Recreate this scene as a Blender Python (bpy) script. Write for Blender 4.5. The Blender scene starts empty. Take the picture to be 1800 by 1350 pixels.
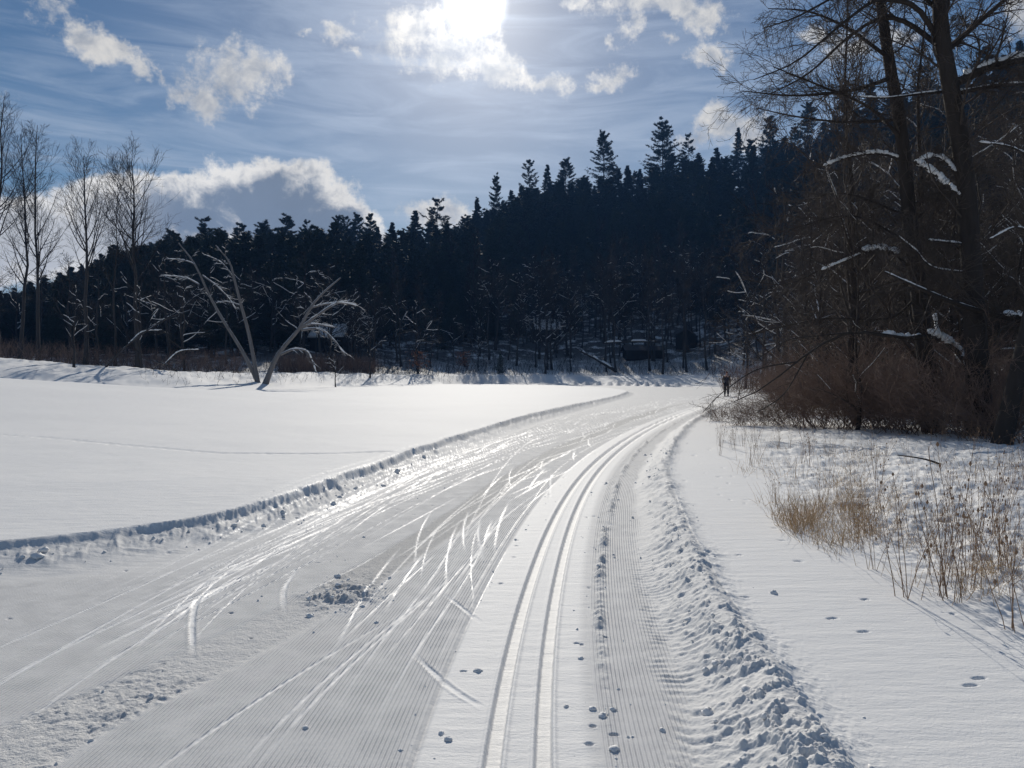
import bpy, math, random
import numpy as np
from mathutils import Vector, Matrix

S = bpy.context.scene
C = S.collection
PI = math.pi

# ------------------------------------------------------------------ camera
FPX = 1352.0                       # focal length in pixels of the 1800 px wide photo
PITCH = math.radians(0.72)
CAMZ = 1.6
cam_d = bpy.data.cameras.new('camera')
cam = bpy.data.objects.new('camera', cam_d)
C.objects.link(cam)
cam.location = (0, 0, CAMZ)
cam.rotation_euler = (PI / 2 - PITCH, 0, 0)
cam_d.sensor_width = 36.0
cam_d.lens = 36.0 * FPX / 1800.0
cam_d.clip_start = 0.05
cam_d.clip_end = 6000
S.camera = cam

# ------------------------------------------------------------------ exposure
S.view_settings.view_transform = 'Standard'
S.view_settings.look = 'None'
S.view_settings.exposure = 0.0
S.view_settings.gamma = 1.0
S.view_settings.use_curve_mapping = False

# ------------------------------------------------------------------ sun direction
SUN_EL = math.radians(25.6)
SUN_AZ = math.radians(-2.75)       # from +Y towards +X
sun_dir = Vector((math.sin(SUN_AZ) * math.cos(SUN_EL), math.cos(SUN_AZ) * math.cos(SUN_EL), math.sin(SUN_EL)))
sd = bpy.data.lights.new('sun', 'SUN')
sd.energy = 4.0
sd.angle = math.radians(0.5)
sd.color = (1.0, 0.94, 0.84)
sun = bpy.data.objects.new('sun', sd)
C.objects.link(sun)
sun.rotation_euler = sun_dir.to_track_quat('Z', 'Y').to_euler()
sun.location = sun_dir * 50


# ------------------------------------------------------------------ node helper
class NT:
    """tiny expression helper for shader node trees"""
    def __init__(self, tree):
        self.t = tree

    def n(self, typ, **kw):
        nd = self.t.nodes.new(typ)
        for k, v in kw.items():
            setattr(nd, k, v)
        return nd

    def put(self, sock, v):
        if isinstance(v, bpy.types.NodeSocket):
            self.t.links.new(v, sock)
        elif v is not None:
            sock.default_value = v

    def m(self, op, a, b=None, c=None, clamp=False):
        nd = self.n('ShaderNodeMath', operation=op, use_clamp=clamp)
        self.put(nd.inputs[0], a)
        self.put(nd.inputs[1], b)
        self.put(nd.inputs[2], c)
        return nd.outputs[0]

    def vm(self, op, a, b=None):
        nd = self.n('ShaderNodeVectorMath', operation=op)
        self.put(nd.inputs[0], a)
        self.put(nd.inputs[1], b)
        return nd.outputs['Value'] if op in ('DOT_PRODUCT', 'LENGTH') else nd.outputs['Vector']

    def ss(self, x, lo, hi):
        nd = self.n('ShaderNodeMapRange', interpolation_type='SMOOTHSTEP')
        self.put(nd.inputs['Value'], x)
        self.put(nd.inputs['From Min'], lo)
        self.put(nd.inputs['From Max'], hi)
        return nd.outputs['Result']

    def noise(self, vec, scale, detail=4.0, rough=0.5, dist=0.0):
        nd = self.n('ShaderNodeTexNoise')
        self.put(nd.inputs['Vector'], vec)
        nd.inputs['Scale'].default_value = scale
        nd.inputs['Detail'].default_value = detail
        nd.inputs['Roughness'].default_value = rough
        nd.inputs['Distortion'].default_value = dist
        return nd

    def mix(self, f, a, b):
        nd = self.n('ShaderNodeMix', data_type='RGBA')
        self.put(nd.inputs[0], f)
        self.put(nd.inputs[6], a if isinstance(a, bpy.types.NodeSocket) else tuple(a) + (1,) if len(a) == 3 else a)
        self.put(nd.inputs[7], b if isinstance(b, bpy.types.NodeSocket) else tuple(b) + (1,) if len(b) == 3 else b)
        return nd.outputs[2]


# ------------------------------------------------------------------ world: sky with clouds
def pix_dir(px, py):
    cx, cy = (px - 900.0) / FPX, (675.0 - py) / FPX
    c, s = math.cos(PITCH), math.sin(PITCH)
    return np.array([cx, c + cy * s, -s + cy * c])


def pix_azel(px, py):
    d = pix_dir(px, py)
    return math.atan2(d[0], d[1]), math.atan2(d[2], math.hypot(d[0], d[1]))


world = bpy.data.worlds.new('World')
S.world = world
world.use_nodes = True
wt = world.node_tree
wt.nodes.clear()
N = NT(wt)
out = N.n('ShaderNodeOutputWorld')
tc = N.n('ShaderNodeTexCoord')
D = tc.outputs['Generated']
sep = N.n('ShaderNodeSeparateXYZ')
wt.links.new(D, sep.inputs[0])
dx, dy, dz = sep.outputs
AZ = N.m('ARCTAN2', dx, dy)
EL = N.m('ARCSINE', dz)

sky = N.n('ShaderNodeTexSky')
sky.sky_type = 'NISHITA'
sky.sun_disc = False
sky.sun_elevation = SUN_EL
sky.sun_rotation = SUN_AZ
sky.altitude = 200
sky.air_density = 1.0
sky.dust_density = 0.25
sky.ozone_density = 2.5
hsv = N.n('ShaderNodeHueSaturation')
hsv.inputs['Saturation'].default_value = 1.22
hsv.inputs['Value'].default_value = 1.0
wt.links.new(sky.outputs[0], hsv.inputs['Color'])
bg_sky = N.n('ShaderNodeBackground')
bg_sky.inputs['Strength'].default_value = 0.052
wt.links.new(hsv.outputs[0], bg_sky.inputs['Color'])

# warped direction for ragged cloud outlines
wn = N.noise(D, 16.0, 5.0, 0.6)
warp = N.vm('MULTIPLY', N.vm('SUBTRACT', wn.outputs['Color'], (0.5, 0.5, 0.5)), (0.058, 0.058, 0.058))
ws = N.n('ShaderNodeSeparateXYZ')
wt.links.new(warp, ws.inputs[0])
AZw = N.m('ADD', AZ, ws.outputs[0])
ELw = N.m('ADD', EL, ws.outputs[2])
puff = N.noise(D, 22.0, 12.0, 0.68, 0.0).outputs['Fac']
puffb = N.noise(D, 34.0, 8.0, 0.6, 0.4).outputs['Fac']
puff0 = N.m('SUBTRACT', puff, 0.5)


def blob(px, py, rx, ry, ang=0.0):
    """1 at the middle, 0 on the rim of an ellipse given in photo pixels"""
    a, e = pix_azel(px, py)
    kx = FPX * (1 + ((px - 900) / FPX) ** 2)
    ky = FPX * (1 + ((658 - py) / FPX) ** 2)
    u = N.m('MULTIPLY', N.m('SUBTRACT', AZw, a), kx)
    v = N.m('MULTIPLY', N.m('SUBTRACT', ELw, e), ky)
    c, s = math.cos(math.radians(ang)), math.sin(math.radians(ang))
    uu = N.m('ADD', N.m('MULTIPLY', u, c / rx), N.m('MULTIPLY', v, s / rx))
    vv = N.m('SUBTRACT', N.m('MULTIPLY', v, c / ry), N.m('MULTIPLY', u, s / ry))
    r2 = N.m('ADD', N.m('MULTIPLY', uu, uu), N.m('MULTIPLY', vv, vv))
    return N.m('SUBTRACT', 1.0, N.m('SQRT', r2))


def union(bl):
    f = blob(*bl[0])
    for b in bl[1:]:
        f = N.m('SMOOTH_MAX', f, blob(*b), 0.25)
    return f


small = union([
    (165, 72, 105, 30, -22), (225, 100, 60, 22, -40), (275, 128, 30, 13, -45),
    (395, 135, 112, 44, 6), (352, 172, 62, 34, 0), (440, 118, 70, 36, 0),
    (600, 52, 34, 17, 0), (540, 62, 24, 9, 0), (632, 76, 24, 12, 0),
    (715, 72, 78, 42, 4), (800, 88, 98, 56, -12), (860, 112, 62, 36, -20), (770, 112, 70, 30, -15),
    (945, 155, 52, 25, -8), (1082, 138, 38, 26, 15), (1055, 152, 28, 12, 20),
    (1160, 12, 118, 27, 0), (1235, 24, 52, 32, -10), (1110, 48, 30, 24, 20), (1070, 72, 17, 14, 0),
    (1170, 70, 22, 13, 0), (1252, 92, 52, 21, -18), (1008, 4, 26, 14, 0),
    (1280, 222, 72, 34, 6), (1225, 250, 40, 26, 0), (1330, 235, 50, 30, 0), (1480, 85, 60, 26, 0), (1790, 40, 50, 30, 0),
    (1420, 70, 26, 14, 0), (768, 372, 76, 22, 0), (1600, 60, 40, 20, 0),
    (1900, 110, 140, 40, 0), (-160, 140, 150, 40, 0), (2150, 300, 170, 50, 0),
])
f_small = N.m('ADD', small, N.m('MULTIPLY', puff0, 4.0))
a_small = N.m('MULTIPLY', N.ss(f_small, -0.10, 0.85), 0.95)

bank = union([(475, 372, 190, 96, 0), (330, 375, 150, 72, 6), (590, 402, 140, 62, -25),
              (230, 400, 190, 86, 0), (60, 430, 210, 74, 0), (-150, 430, 240, 90, 0), (620, 405, 80, 26, -20), (-500, 440, 300, 80, 0)])
f_bank = N.m('ADD', bank, N.m('MULTIPLY', puff0, 0.75))
a_bank = N.ss(f_bank, -0.02, 0.16)

# thin high streaks of cirrus over the whole sky
mp = N.n('ShaderNodeMapping')
mp.inputs['Rotation'].default_value = (0.0, math.radians(1.5), 0.0)
mp.inputs['Scale'].default_value = (2.2, 2.2, 15.0)
wt.links.new(D, mp.inputs[0])
cir = N.noise(mp.outputs[0], 2.6, 8.0, 0.60, 0.8).outputs['Fac']
cir2 = N.noise(D, 2.2, 3.0, 0.5).outputs['Fac']
a_cir = N.ss(N.m('ADD', cir, N.m('MULTIPLY', N.m('SUBTRACT', cir2, 0.5), 0.7)), 0.36, 0.78)
low = N.ss(EL, math.radians(24), math.radians(7))       # thicker towards the horizon
a_cir = N.m('MULTIPLY', a_cir, N.m('ADD', 0.38, N.m('MULTIPLY', low, 0.40)))

# angle to the sun: clouds and thin veil brighten round it
cosg = N.vm('DOT_PRODUCT', D, tuple(sun_dir))
gam = N.m('ARCCOSINE', N.m('MINIMUM', cosg, 1.0))


def expfall(k):
    return N.m('POWER', 2.718, N.m('MULTIPLY', gam, -k))


near_sun = expfall(9.0)

bg_cir = N.n('ShaderNodeBackground')
bg_cir.inputs['Color'].default_value = (0.56, 0.66, 0.82, 1)
N.put(bg_cir.inputs['Strength'], N.m('ADD', 0.80, N.m('MULTIPLY', near_sun, 0.9)))

shade = N.ss(N.m('ADD', N.m('MULTIPLY', small, 0.6), N.m('MULTIPLY', N.m('SUBTRACT', puffb, 0.5), 2.6)), -0.25, 0.95)
col_small = N.mix(shade, (0.95, 0.92, 0.87), (0.44, 0.48, 0.55))
bg_small = N.n('ShaderNodeBackground')
wt.links.new(col_small, bg_small.inputs['Color'])
N.put(bg_small.inputs['Strength'], N.m('ADD', 0.78, N.m('MULTIPLY', near_sun, 0.7)))

rim = N.m('MULTIPLY', N.ss(N.m('ADD', f_bank, N.m('MULTIPLY', N.m('SUBTRACT', puffb, 0.5), 1.2)), 0.10, 0.60), N.m('ADD', 0.42, N.m('MULTIPLY', N.ss(AZ, pix_azel(120, 400)[0], pix_azel(330, 400)[0]), 0.58)))
col_bank = N.mix(rim, (0.95, 0.93, 0.90), (0.21, 0.27, 0.37))
bg_bank = N.n('ShaderNodeBackground')
wt.links.new(col_bank, bg_bank.inputs['Color'])
N.put(bg_bank.inputs['Strength'], N.m('ADD', 0.66, N.m('MULTIPLY', N.noise(D, 9.0, 6.0, 0.55).outputs['Fac'], 0.5)))


def mixsh(f, a, b):
    nd = N.n('ShaderNodeMixShader')
    N.put(nd.inputs[0], f)
    wt.links.new(a.outputs[0], nd.inputs[1])
    wt.links.new(b.outputs[0], nd.inputs[2])
    return nd


sh = mixsh(a_cir, bg_sky, bg_cir)
sh = mixsh(a_bank, sh, bg_bank)
sh = mixsh(a_small, sh, bg_small)
# the sun's own disc and the bright veil round it
bg_sun = N.n('ShaderNodeBackground')
bg_sun.inputs['Color'].default_value = (1.0, 0.97, 0.90, 1)
aure = N.m('ADD', N.m('MULTIPLY', expfall(15.0), 0.62), N.m('MULTIPLY', expfall(6.0), 0.11))
disc = N.m('MULTIPLY', N.ss(gam, math.radians(2.5), math.radians(0.3)), 3.0)
N.put(bg_sun.inputs['Strength'], N.m('ADD', aure, disc))
add = N.n('ShaderNodeAddShader')
wt.links.new(sh.outputs[0], add.inputs[0])
wt.links.new(bg_sun.outputs[0], add.inputs[1])
wt.links.new(add.outputs[0], out.inputs['Surface'])
world.cycles.sampling_method = 'MANUAL'
world.cycles.sample_map_resolution = 1024

S.cycles.max_bounces = 6
S.cycles.diffuse_bounces = 3
S.cycles.glossy_bounces = 2
S.cycles.transparent_max_bounces = 4
S.cycles.use_denoising = True
S.cycles.caustics_reflective = False
S.cycles.caustics_refractive = False


# ------------------------------------------------------------------ small maths
def sstep(x, a, b):
    t = np.clip((x - a) / (b - a), 0, 1)
    return t * t * (3 - 2 * t)


_perm = np.random.default_rng(3).random((256, 256)).astype(np.float32)


def vnoise(x, y):
    xi, yi = np.floor(x).astype(np.int64), np.floor(y).astype(np.int64)
    fx, fy = x - xi, y - yi
    fx = fx * fx * (3 - 2 * fx)
    fy = fy * fy * (3 - 2 * fy)
    a = _perm[xi & 255, yi & 255]
    b = _perm[(xi + 1) & 255, yi & 255]
    c = _perm[xi & 255, (yi + 1) & 255]
    d = _perm[(xi + 1) & 255, (yi + 1) & 255]
    return (a * (1 - fx) + b * fx) * (1 - fy) + (c * (1 - fx) + d * fx) * fy - 0.5


def fbm(x, y, o=4, g=0.5):
    s, a = 0, 1.0
    for i in range(o):
        s = s + a * vnoise(x * 2 ** i + 17.3 * i, y * 2 ** i + 5.1 * i)
        a *= g
    return s


def smooth_curve(xs, ys, dense=800, w=9):
    xs, ys = np.array(xs, float), np.array(ys, float)
    # resample on a warped axis and smooth lightly
    g = np.concatenate([np.linspace(xs[i], xs[i + 1], 40, endpoint=False) for i in range(len(xs) - 1)] + [[xs[-1]]])
    v = np.interp(g, xs, ys)
    k = np.ones(41) / 41
    for _ in range(2):
        v = np.convolve(np.pad(v, 20, mode='reflect', reflect_type='odd'), k, 'valid')
        g = np.convolve(np.pad(g, 20, mode='reflect', reflect_type='odd'), k, 'valid')
    return g, v


# ------------------------------------------------------------------ terrain
# left edge of the groomed trail, x as a function of the distance y
_k = 1.055
gL, vL = smooth_curve([-40, 2.0, 4.6 * _k, 5.5 * _k, 6.0 * _k, 6.5 * _k, 7.4 * _k, 8.8 * _k, 12.4 * _k, 16.7 * _k, 22.8 * _k, 32.5 * _k, 46, 58, 66, 76, 88, 101, 108, 111, 114],
                      [-30, -22, -13, -8.0, -5.3, -3.8, -2.9, -2.48, -2.0, -1.26, 0.0, 2.6, 5.7, 8.7, 10.0, 10.3, 9.0, 5.0, -2, -14, -40])
# middle of the pair of classic ski tracks
gT, vT = smooth_curve([-40, 1.0, 3.1, 4.5, 6.3, 9.7, 15.2, 24.9, 40, 51.5, 70, 90, 130],
                      [-0.2, -0.04, 0.01, 0.1, 0.28, 0.72, 1.8, 4.6, 10, 14.9, 24, 36, 62])
_dL = np.gradient(vL, gL)
_dT = np.gradient(vT, gT)


def edge_left(x, y):
    return (x - np.interp(y, gL, vL)) / np.sqrt(1 + np.clip(np.interp(y, gL, _dL), -6, 6) ** 2)


def track_u(x, y):
    return (x - np.interp(y, gT, vT)) / np.sqrt(1 + np.interp(y, gT, _dT) ** 2)


def prof(px, xs, ys):
    return np.interp(px, xs, ys)


PXE = [-1500, 0, 330, 500, 700, 960, 1200, 1400, 1600, 1800, 3500]
E_D = [50, 55, 58, 74, 100, 126, 112, 90, 44, 26, 24]
F_D = [80, 90, 84, 88, 112, 136, 132, 112, 70, 50, 45]
F_Z = [4.3, 3.3, 1.70, 1.70, 1.72, 1.70, 1.52, 1.45, 1.2, 1.0, 1.0]
R_D = [250, 250, 250, 258, 290, 362, 372, 345, 275, 220, 200]
R_Z = [6, 10, 22, 26, 31, 70, 86, 86, 77, 67, 60]
SKY_PX = [-300, 0, 60, 120, 200, 300, 400, 500, 600, 700, 760, 800, 870, 930, 1000, 1060, 1110, 1165, 1230, 1300, 1400, 1500, 1600, 1700, 1800, 2200]
SKY_PY = [520, 505, 490, 470, 430, 402, 392, 390, 385, 392, 385, 385, 345, 310, 300, 275, 280, 260, 262, 240, 210, 165, 130, 105, 90, 60]


def terrain(x, y):
    """snow surface without the fine marks"""
    x = np.asarray(x, float)
    y = np.asarray(y, float)
    px = np.clip(900 + FPX * x / np.maximum(y, 1.0), -1500, 3500)
    E, F, zF = prof(px, PXE, E_D), prof(px, PXE, F_D), prof(px, PXE, F_Z)
    R, zR = prof(px, PXE, R_D), prof(px, PXE, R_Z)
    e, u = edge_left(x, y), track_u(x, y)
    mound = 0.063 * np.maximum(0, np.sqrt((-x - 11) ** 2 * (x < -11) + 1.0) - 1.0)
    mound = np.minimum(mound, 2.2) * sstep(y, 12, 40) * (1 - sstep(y, 45, 62))
    far = y > 118
    base = np.where((e < 0) & ~far, 0.165 + 0.06 * sstep(y, 6.8, 10.5) + mound, 0.0)
    base = np.where((u > 1.15) & (e > 0), 0.14 + 0.10 * sstep(u, 2.5, 9), base)
    base = np.where(far, 0.15, base)
    a = np.clip((y - E) / (F - E) / 0.85, 0, 1)
    a = a * a * (3 - 2 * a)
    b = np.clip((y - F) / (R - F), 0, 1)
    hill = (zR - zF) * (b * b / (b + 0.08) * 1.08)
    return base + (zF - 0.25) * a + hill - 0.15 * np.maximum(0, y - R)


def ground(x, y):
    return float(terrain(np.array([x]), np.array([y]))[0])


def W(px, py, d):
    """point at forward distance d seen at photo pixel px, py"""
    v = pix_dir(px, py)
    return np.array([0, 0, CAMZ]) + v * (d / v[1])


def at_px(px, d):
    """point on the ground at photo column px and forward distance d"""
    x = (px - 900.0) / FPX * d
    return np.array([x, d, ground(x, d)])


# ------------------------------------------------------------------ mesh helpers
def np_mesh(name, V, F, smooth=True):
    """F: (n,3) or (n,4) int array, or a list of such arrays"""
    me = bpy.data.meshes.new(name)
    V = np.asarray(V, np.float32)
    Fs = F if isinstance(F, list) else [F]
    Fs = [np.asarray(f, np.int32) for f in Fs if len(f)]
    me.vertices.add(len(V))
    me.vertices.foreach_set('co', V.ravel())
    loops = np.concatenate([f.ravel() for f in Fs])
    tot = np.concatenate([np.full(len(f), f.shape[1], np.int32) for f in Fs])
    st = np.concatenate([[0], np.cumsum(tot)[:-1]]).astype(np.int32)
    me.loops.add(len(loops))
    me.loops.foreach_set('vertex_index', loops)
    me.polygons.add(len(tot))
    me.polygons.foreach_set('loop_start', st)
    me.polygons.foreach_set('use_smooth', np.full(len(tot), smooth, bool))
    me.update(calc_edges=True)
    return me


class Geo:
    """collects vertex / face arrays of one mesh"""
    def __init__(self):
        self.V, self.Q, self.T, self.n = [], [], [], 0

    def add(self, V, Q=None, T=None):
        self.V.append(np.asarray(V, np.float32))
        if Q is not None and len(Q):
            self.Q.append(np.asarray(Q) + self.n)
        if T is not None and len(T):
            self.T.append(np.asarray(T) + self.n)
        self.n += len(V)

    def mesh(self, name, smooth=True):
        F = []
        if self.Q:
            F.append(np.concatenate(self.Q))
        if self.T:
            F.append(np.concatenate(self.T))
        return np_mesh(name, np.concatenate(self.V), F, smooth)

    def obj(self, name, mat, parent=None, smooth=True):
        return mesh_obj(name, self.mesh(name, smooth), mat, parent)


def mesh_obj(name, me, mat, parent=None):
    if mat is not None:
        me.materials.append(mat)
    o = bpy.data.objects.new(name, me)
    C.objects.link(o)
    if parent is not None:
        o.parent = parent
    return o


def thing(name, label, cat, loc=(0, 0, 0), rotz=0.0, group=None, scale=1.0):
    o = bpy.data.objects.new(name, None)
    o.empty_display_size = 0.3
    C.objects.link(o)
    o.location = loc
    o.rotation_euler = (0, 0, rotz)
    o.scale = (scale,) * 3 if not hasattr(scale, '__len__') else scale
    tag(o, label, cat, group)
    return o


def tag(o, label=None, cat=None, group=None, kind=None):
    if label:
        o['label'] = label
    if cat:
        o['category'] = cat
    if group:
        o['group'] = group
    if kind:
        o['kind'] = kind
    return o


def copy_thing(src, kids, loc, rotz, scale, label, group):
    r = src.copy()
    C.objects.link(r)
    r.location = loc
    r.rotation_euler = (0, 0, rotz)
    r.scale = scale if hasattr(scale, '__len__') else (scale,) * 3
    r['label'] = label
    if group:
        r['group'] = group
    for k in kids:
        c = k.copy()
        C.objects.link(c)
        c.parent = r
    return r


def frames(P):
    T = np.gradient(P, axis=1)
    T /= np.linalg.norm(T, axis=2, keepdims=True) + 1e-9
    ref = np.where(np.abs(T[:, :1, 2:3]) > 0.8, np.array([[[1.0, 0, 0]]]), np.array([[[0, 0, 1.0]]]))
    U = np.cross(T, np.broadcast_to(ref, T.shape))
    U /= np.linalg.norm(U, axis=2, keepdims=True) + 1e-9
    V = np.cross(U, T)
    return T, U, V


def tubes(geo, P, R, sides, sq=1.0):
    """P (N,n,3) polylines, R (N,n) radii; sq squashes the second axis"""
    if len(P) == 0:
        return
    N_, n = P.shape[:2]
    T, U, V = frames(P)
    a = np.arange(sides) * 2 * PI / sides
    ring = (np.cos(a)[None, None, :, None] * U[:, :, None, :] + sq * np.sin(a)[None, None, :, None] * V[:, :, None, :])
    vv = P[:, :, None, :] + R[:, :, None, None] * ring
    base = (np.arange(N_) * n * sides)[:, None, None] + (np.arange(n - 1) * sides)[None, :, None]
    i0 = base + np.arange(sides)[None, None, :]
    i1 = base + ((np.arange(sides) + 1) % sides)[None, None, :]
    Q = np.stack([i0, i1, i1 + sides, i0 + sides], -1).reshape(-1, 4)
    geo.add(vv.reshape(-1, 3), Q)


def grow(rng, P, R, k, t0, t1, ang, L, fall, n, wig, trop, rr, rmin, flat=0.0, angj=0.25):
    """k children on every polyline of P; returns new polylines and radii"""
    N_, m = P.shape[:2]
    M = N_ * k
    pi = np.repeat(np.arange(N_), k)
    st = (np.tile(np.arange(k), N_) + rng.random(M)) / k
    t = t0 + (t1 - t0) * st
    f = t * (m - 1)
    i = np.minimum(f.astype(int), m - 2)
    w = (f - i)[:, None]
    pos = P[pi, i] * (1 - w) + P[pi, i + 1] * w
    tan = P[pi, i + 1] - P[pi, i]
    tan /= np.linalg.norm(tan, axis=1, keepdims=True) + 1e-9
    r = (R[pi, i] * (1 - w[:, 0]) + R[pi, i + 1] * w[:, 0])
    ref = np.where(np.abs(tan[:, 2:3]) > 0.9, np.array([[1.0, 0, 0]]), np.array([[0, 0, 1.0]]))
    U = np.cross(tan, ref)
    U /= np.linalg.norm(U, axis=1, keepdims=True) + 1e-9
    V = np.cross(U, tan)
    ph = rng.random(M) * 2 * PI
    if flat:
        ph = np.where(rng.random(M) < flat, np.where(rng.random(M) < .5, 0, PI) + rng.normal(0, .35, M), ph)
    aa = ang * (1 + angj * rng.normal(0, 1, M))
    d = (np.cos(aa)[:, None] * tan + np.sin(aa)[:, None] * (np.cos(ph)[:, None] * U + np.sin(ph)[:, None] * V))
    LL = (L if np.isscalar(L) else np.asarray(L)[pi]) * (1 - fall * st) * rng.uniform(0.6, 1.3, M)
    pts = np.zeros((M, n, 3))
    pts[:, 0] = pos
    step = (LL / (n - 1))[:, None]
    for j in range(1, n):
        d = d + wig * rng.normal(0, 1, (M, 3)) + np.array([[0, 0, trop]])
        d /= np.linalg.norm(d, axis=1, keepdims=True)
        pts[:, j] = pts[:, j - 1] + d * step
    r0 = np.maximum(np.minimum(r * rr * rng.uniform(.75, 1.15, M), r * 0.95), rmin)
    tt = np.linspace(0, 1, n)[None, :]
    RR = np.maximum(r0[:, None] * (1 - 0.8 * tt), rmin * 0.7)
    return pts, RR


def spline(pts, n=12):
    """smooth polyline through control points"""
    pts = np.asarray(pts, float)
    if len(pts) < 3:
        t = np.linspace(0, 1, n)[:, None]
        return pts[0] * (1 - t) + pts[-1] * t
    p = np.vstack([2 * pts[0] - pts[1], pts, 2 * pts[-1] - pts[-2]])
    o = []
    segs = len(pts) - 1
    for s in np.linspace(0, segs - 1e-6, n):
        i = int(s)
        t = s - i
        a, b, c, d = p[i], p[i + 1], p[i + 2], p[i + 3]
        o.append(0.5 * (2 * b + (c - a) * t + (2 * a - 5 * b + 4 * c - d) * t * t + (3 * b - a - 3 * c + d) * t ** 3))
    return np.array(o)


def resample(P, R, n):
    m = P.shape[1]
    f = np.linspace(0, m - 1, n)
    i = np.minimum(f.astype(int), m - 2)
    w = (f - i)
    return P[:, i] * (1 - w)[None, :, None] + P[:, i + 1] * w[None, :, None], R[:, i] * (1 - w) + R[:, i + 1] * w


def snow_on(rng, geo, P, R, cover=0.6, h=0.03, sides=5, sub=2, sq=0.9, pick=1.0):
    """ridges of snow lying along the upper side of branches"""
    if len(P) == 0:
        return
    if pick < 1:
        k_ = rng.random(len(P)) < pick
        P, R = P[k_], R[k_]
        if len(P) == 0:
            return
    n = P.shape[1] * sub
    P, R = resample(P, R, n)
    T, _, _ = frames(P)
    level = np.clip((0.92 - np.abs(T[:, :, 2])) / 0.25, 0, 1)
    z = rng.random((len(P), n))
    for _ in range(2):
        z = (np.roll(z, 1, 1) + 2 * z + np.roll(z, -1, 1)) / 4
    pat = np.clip((z - (1 - cover) * 0.8 - 0.08) / 0.15, 0, 1) * level
    pat[:, -1] = 0
    pat[:, 0] *= 0.4
    keep = pat.max(1) > 0.25
    P, R, pat = P[keep], R[keep], pat[keep]
    if len(P) == 0:
        return
    rs = (np.minimum(R * 0.85, R * 0.4 + h) + h * 0.5) * pat
    P = P.copy()
    P[:, :, 2] += R * 0.75 * pat + rs * 0.35 - R * 0.5 * (1 - pat)
    tubes(geo, P, rs + 1e-4, sides, sq)


# ------------------------------------------------------------------ materials
def new_mat(name):
    m = bpy.data.materials.new(name)
    m.use_nodes = True
    t = m.node_tree
    b = t.nodes['Principled BSDF']
    return m, NT(t), b


def mat_plain(name, col, rough=0.8, var=0.25, scale=6.0, spec=0.3):
    m, n, b = new_mat(name)
    tcn = n.n('ShaderNodeTexCoord')
    no = n.noise(tcn.outputs['Object'], scale, 5, 0.6)
    lo = tuple(c * (1 - var) for c in col)
    hi = tuple(min(1, c * (1 + var)) for c in col)
    n.put(b.inputs['Base Color'], n.mix(no.outputs['Fac'], lo, hi))
    b.inputs['Roughness'].default_value = rough
    b.inputs['Specular IOR Level'].default_value = spec
    return m


def mat_bark(name, col, snow=0.0, scale=7.0):
    """rough bark; snow > 0 lets snow lie on faces that look upwards"""
    m, n, b = new_mat(name)
    tcn = n.n('ShaderNodeTexCoord')
    mpn = n.n('ShaderNodeMapping')
    mpn.inputs['Scale'].default_value = (1, 1, 0.22)
    m.node_tree.links.new(tcn.outputs['Object'], mpn.inputs[0])
    no = n.noise(mpn.outputs[0], scale, 6, 0.65)
    base = n.mix(no.outputs['Fac'], tuple(c * 0.45 for c in col), tuple(c * 1.6 for c in col))
    if snow:
        g = n.n('ShaderNodeNewGeometry')
        sp = n.n('ShaderNodeSeparateXYZ')
        m.node_tree.links.new(g.outputs['Normal'], sp.inputs[0])
        n2 = n.noise(tcn.outputs['Object'], 0.9, 3, 0.6)
        f = n.m('MULTIPLY', n.ss(sp.outputs[2], 0.35, 0.75),
                n.ss(n2.outputs['Fac'], 0.62 - 0.3 * snow, 0.70 - 0.3 * snow))
        base = n.mix(f, base, (0.80, 0.82, 0.84))
    n.put(b.inputs['Base Color'], base)
    b.inputs['Roughness'].default_value = 0.9
    b.inputs['Specular IOR Level'].default_value = 0.15
    bm = n.n('ShaderNodeBump')
    bm.inputs['Distance'].default_value = 0.03
    bm.inputs['Strength'].default_value = 0.8
    m.node_tree.links.new(no.outputs['Fac'], bm.inputs['Height'])
    m.node_tree.links.new(bm.outputs[0], b.inputs['Normal'])
    return m


def mat_needles(name, col, snow=0.0):
    m, n, b = new_mat(name)
    tcn = n.n('ShaderNodeTexCoord')
    no = n.noise(tcn.outputs['Object'], 0.55, 4, 0.6)
    base = n.mix(no.outputs['Fac'], tuple(c * 0.5 for c in col), tuple(c * 1.5 for c in col))
    if snow:
        n2 = n.noise(tcn.outputs['Object'], 1.4, 3, 0.6)
        base = n.mix(n.m('MULTIPLY', n.ss(n2.outputs['Fac'], 0.55, 0.61), snow), base, (0.75, 0.78, 0.82))
    n.put(b.inputs['Base Color'], base)
    b.inputs['Roughness'].default_value = 0.65
    b.inputs['Specular IOR Level'].default_value = 0.25
    return m


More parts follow.
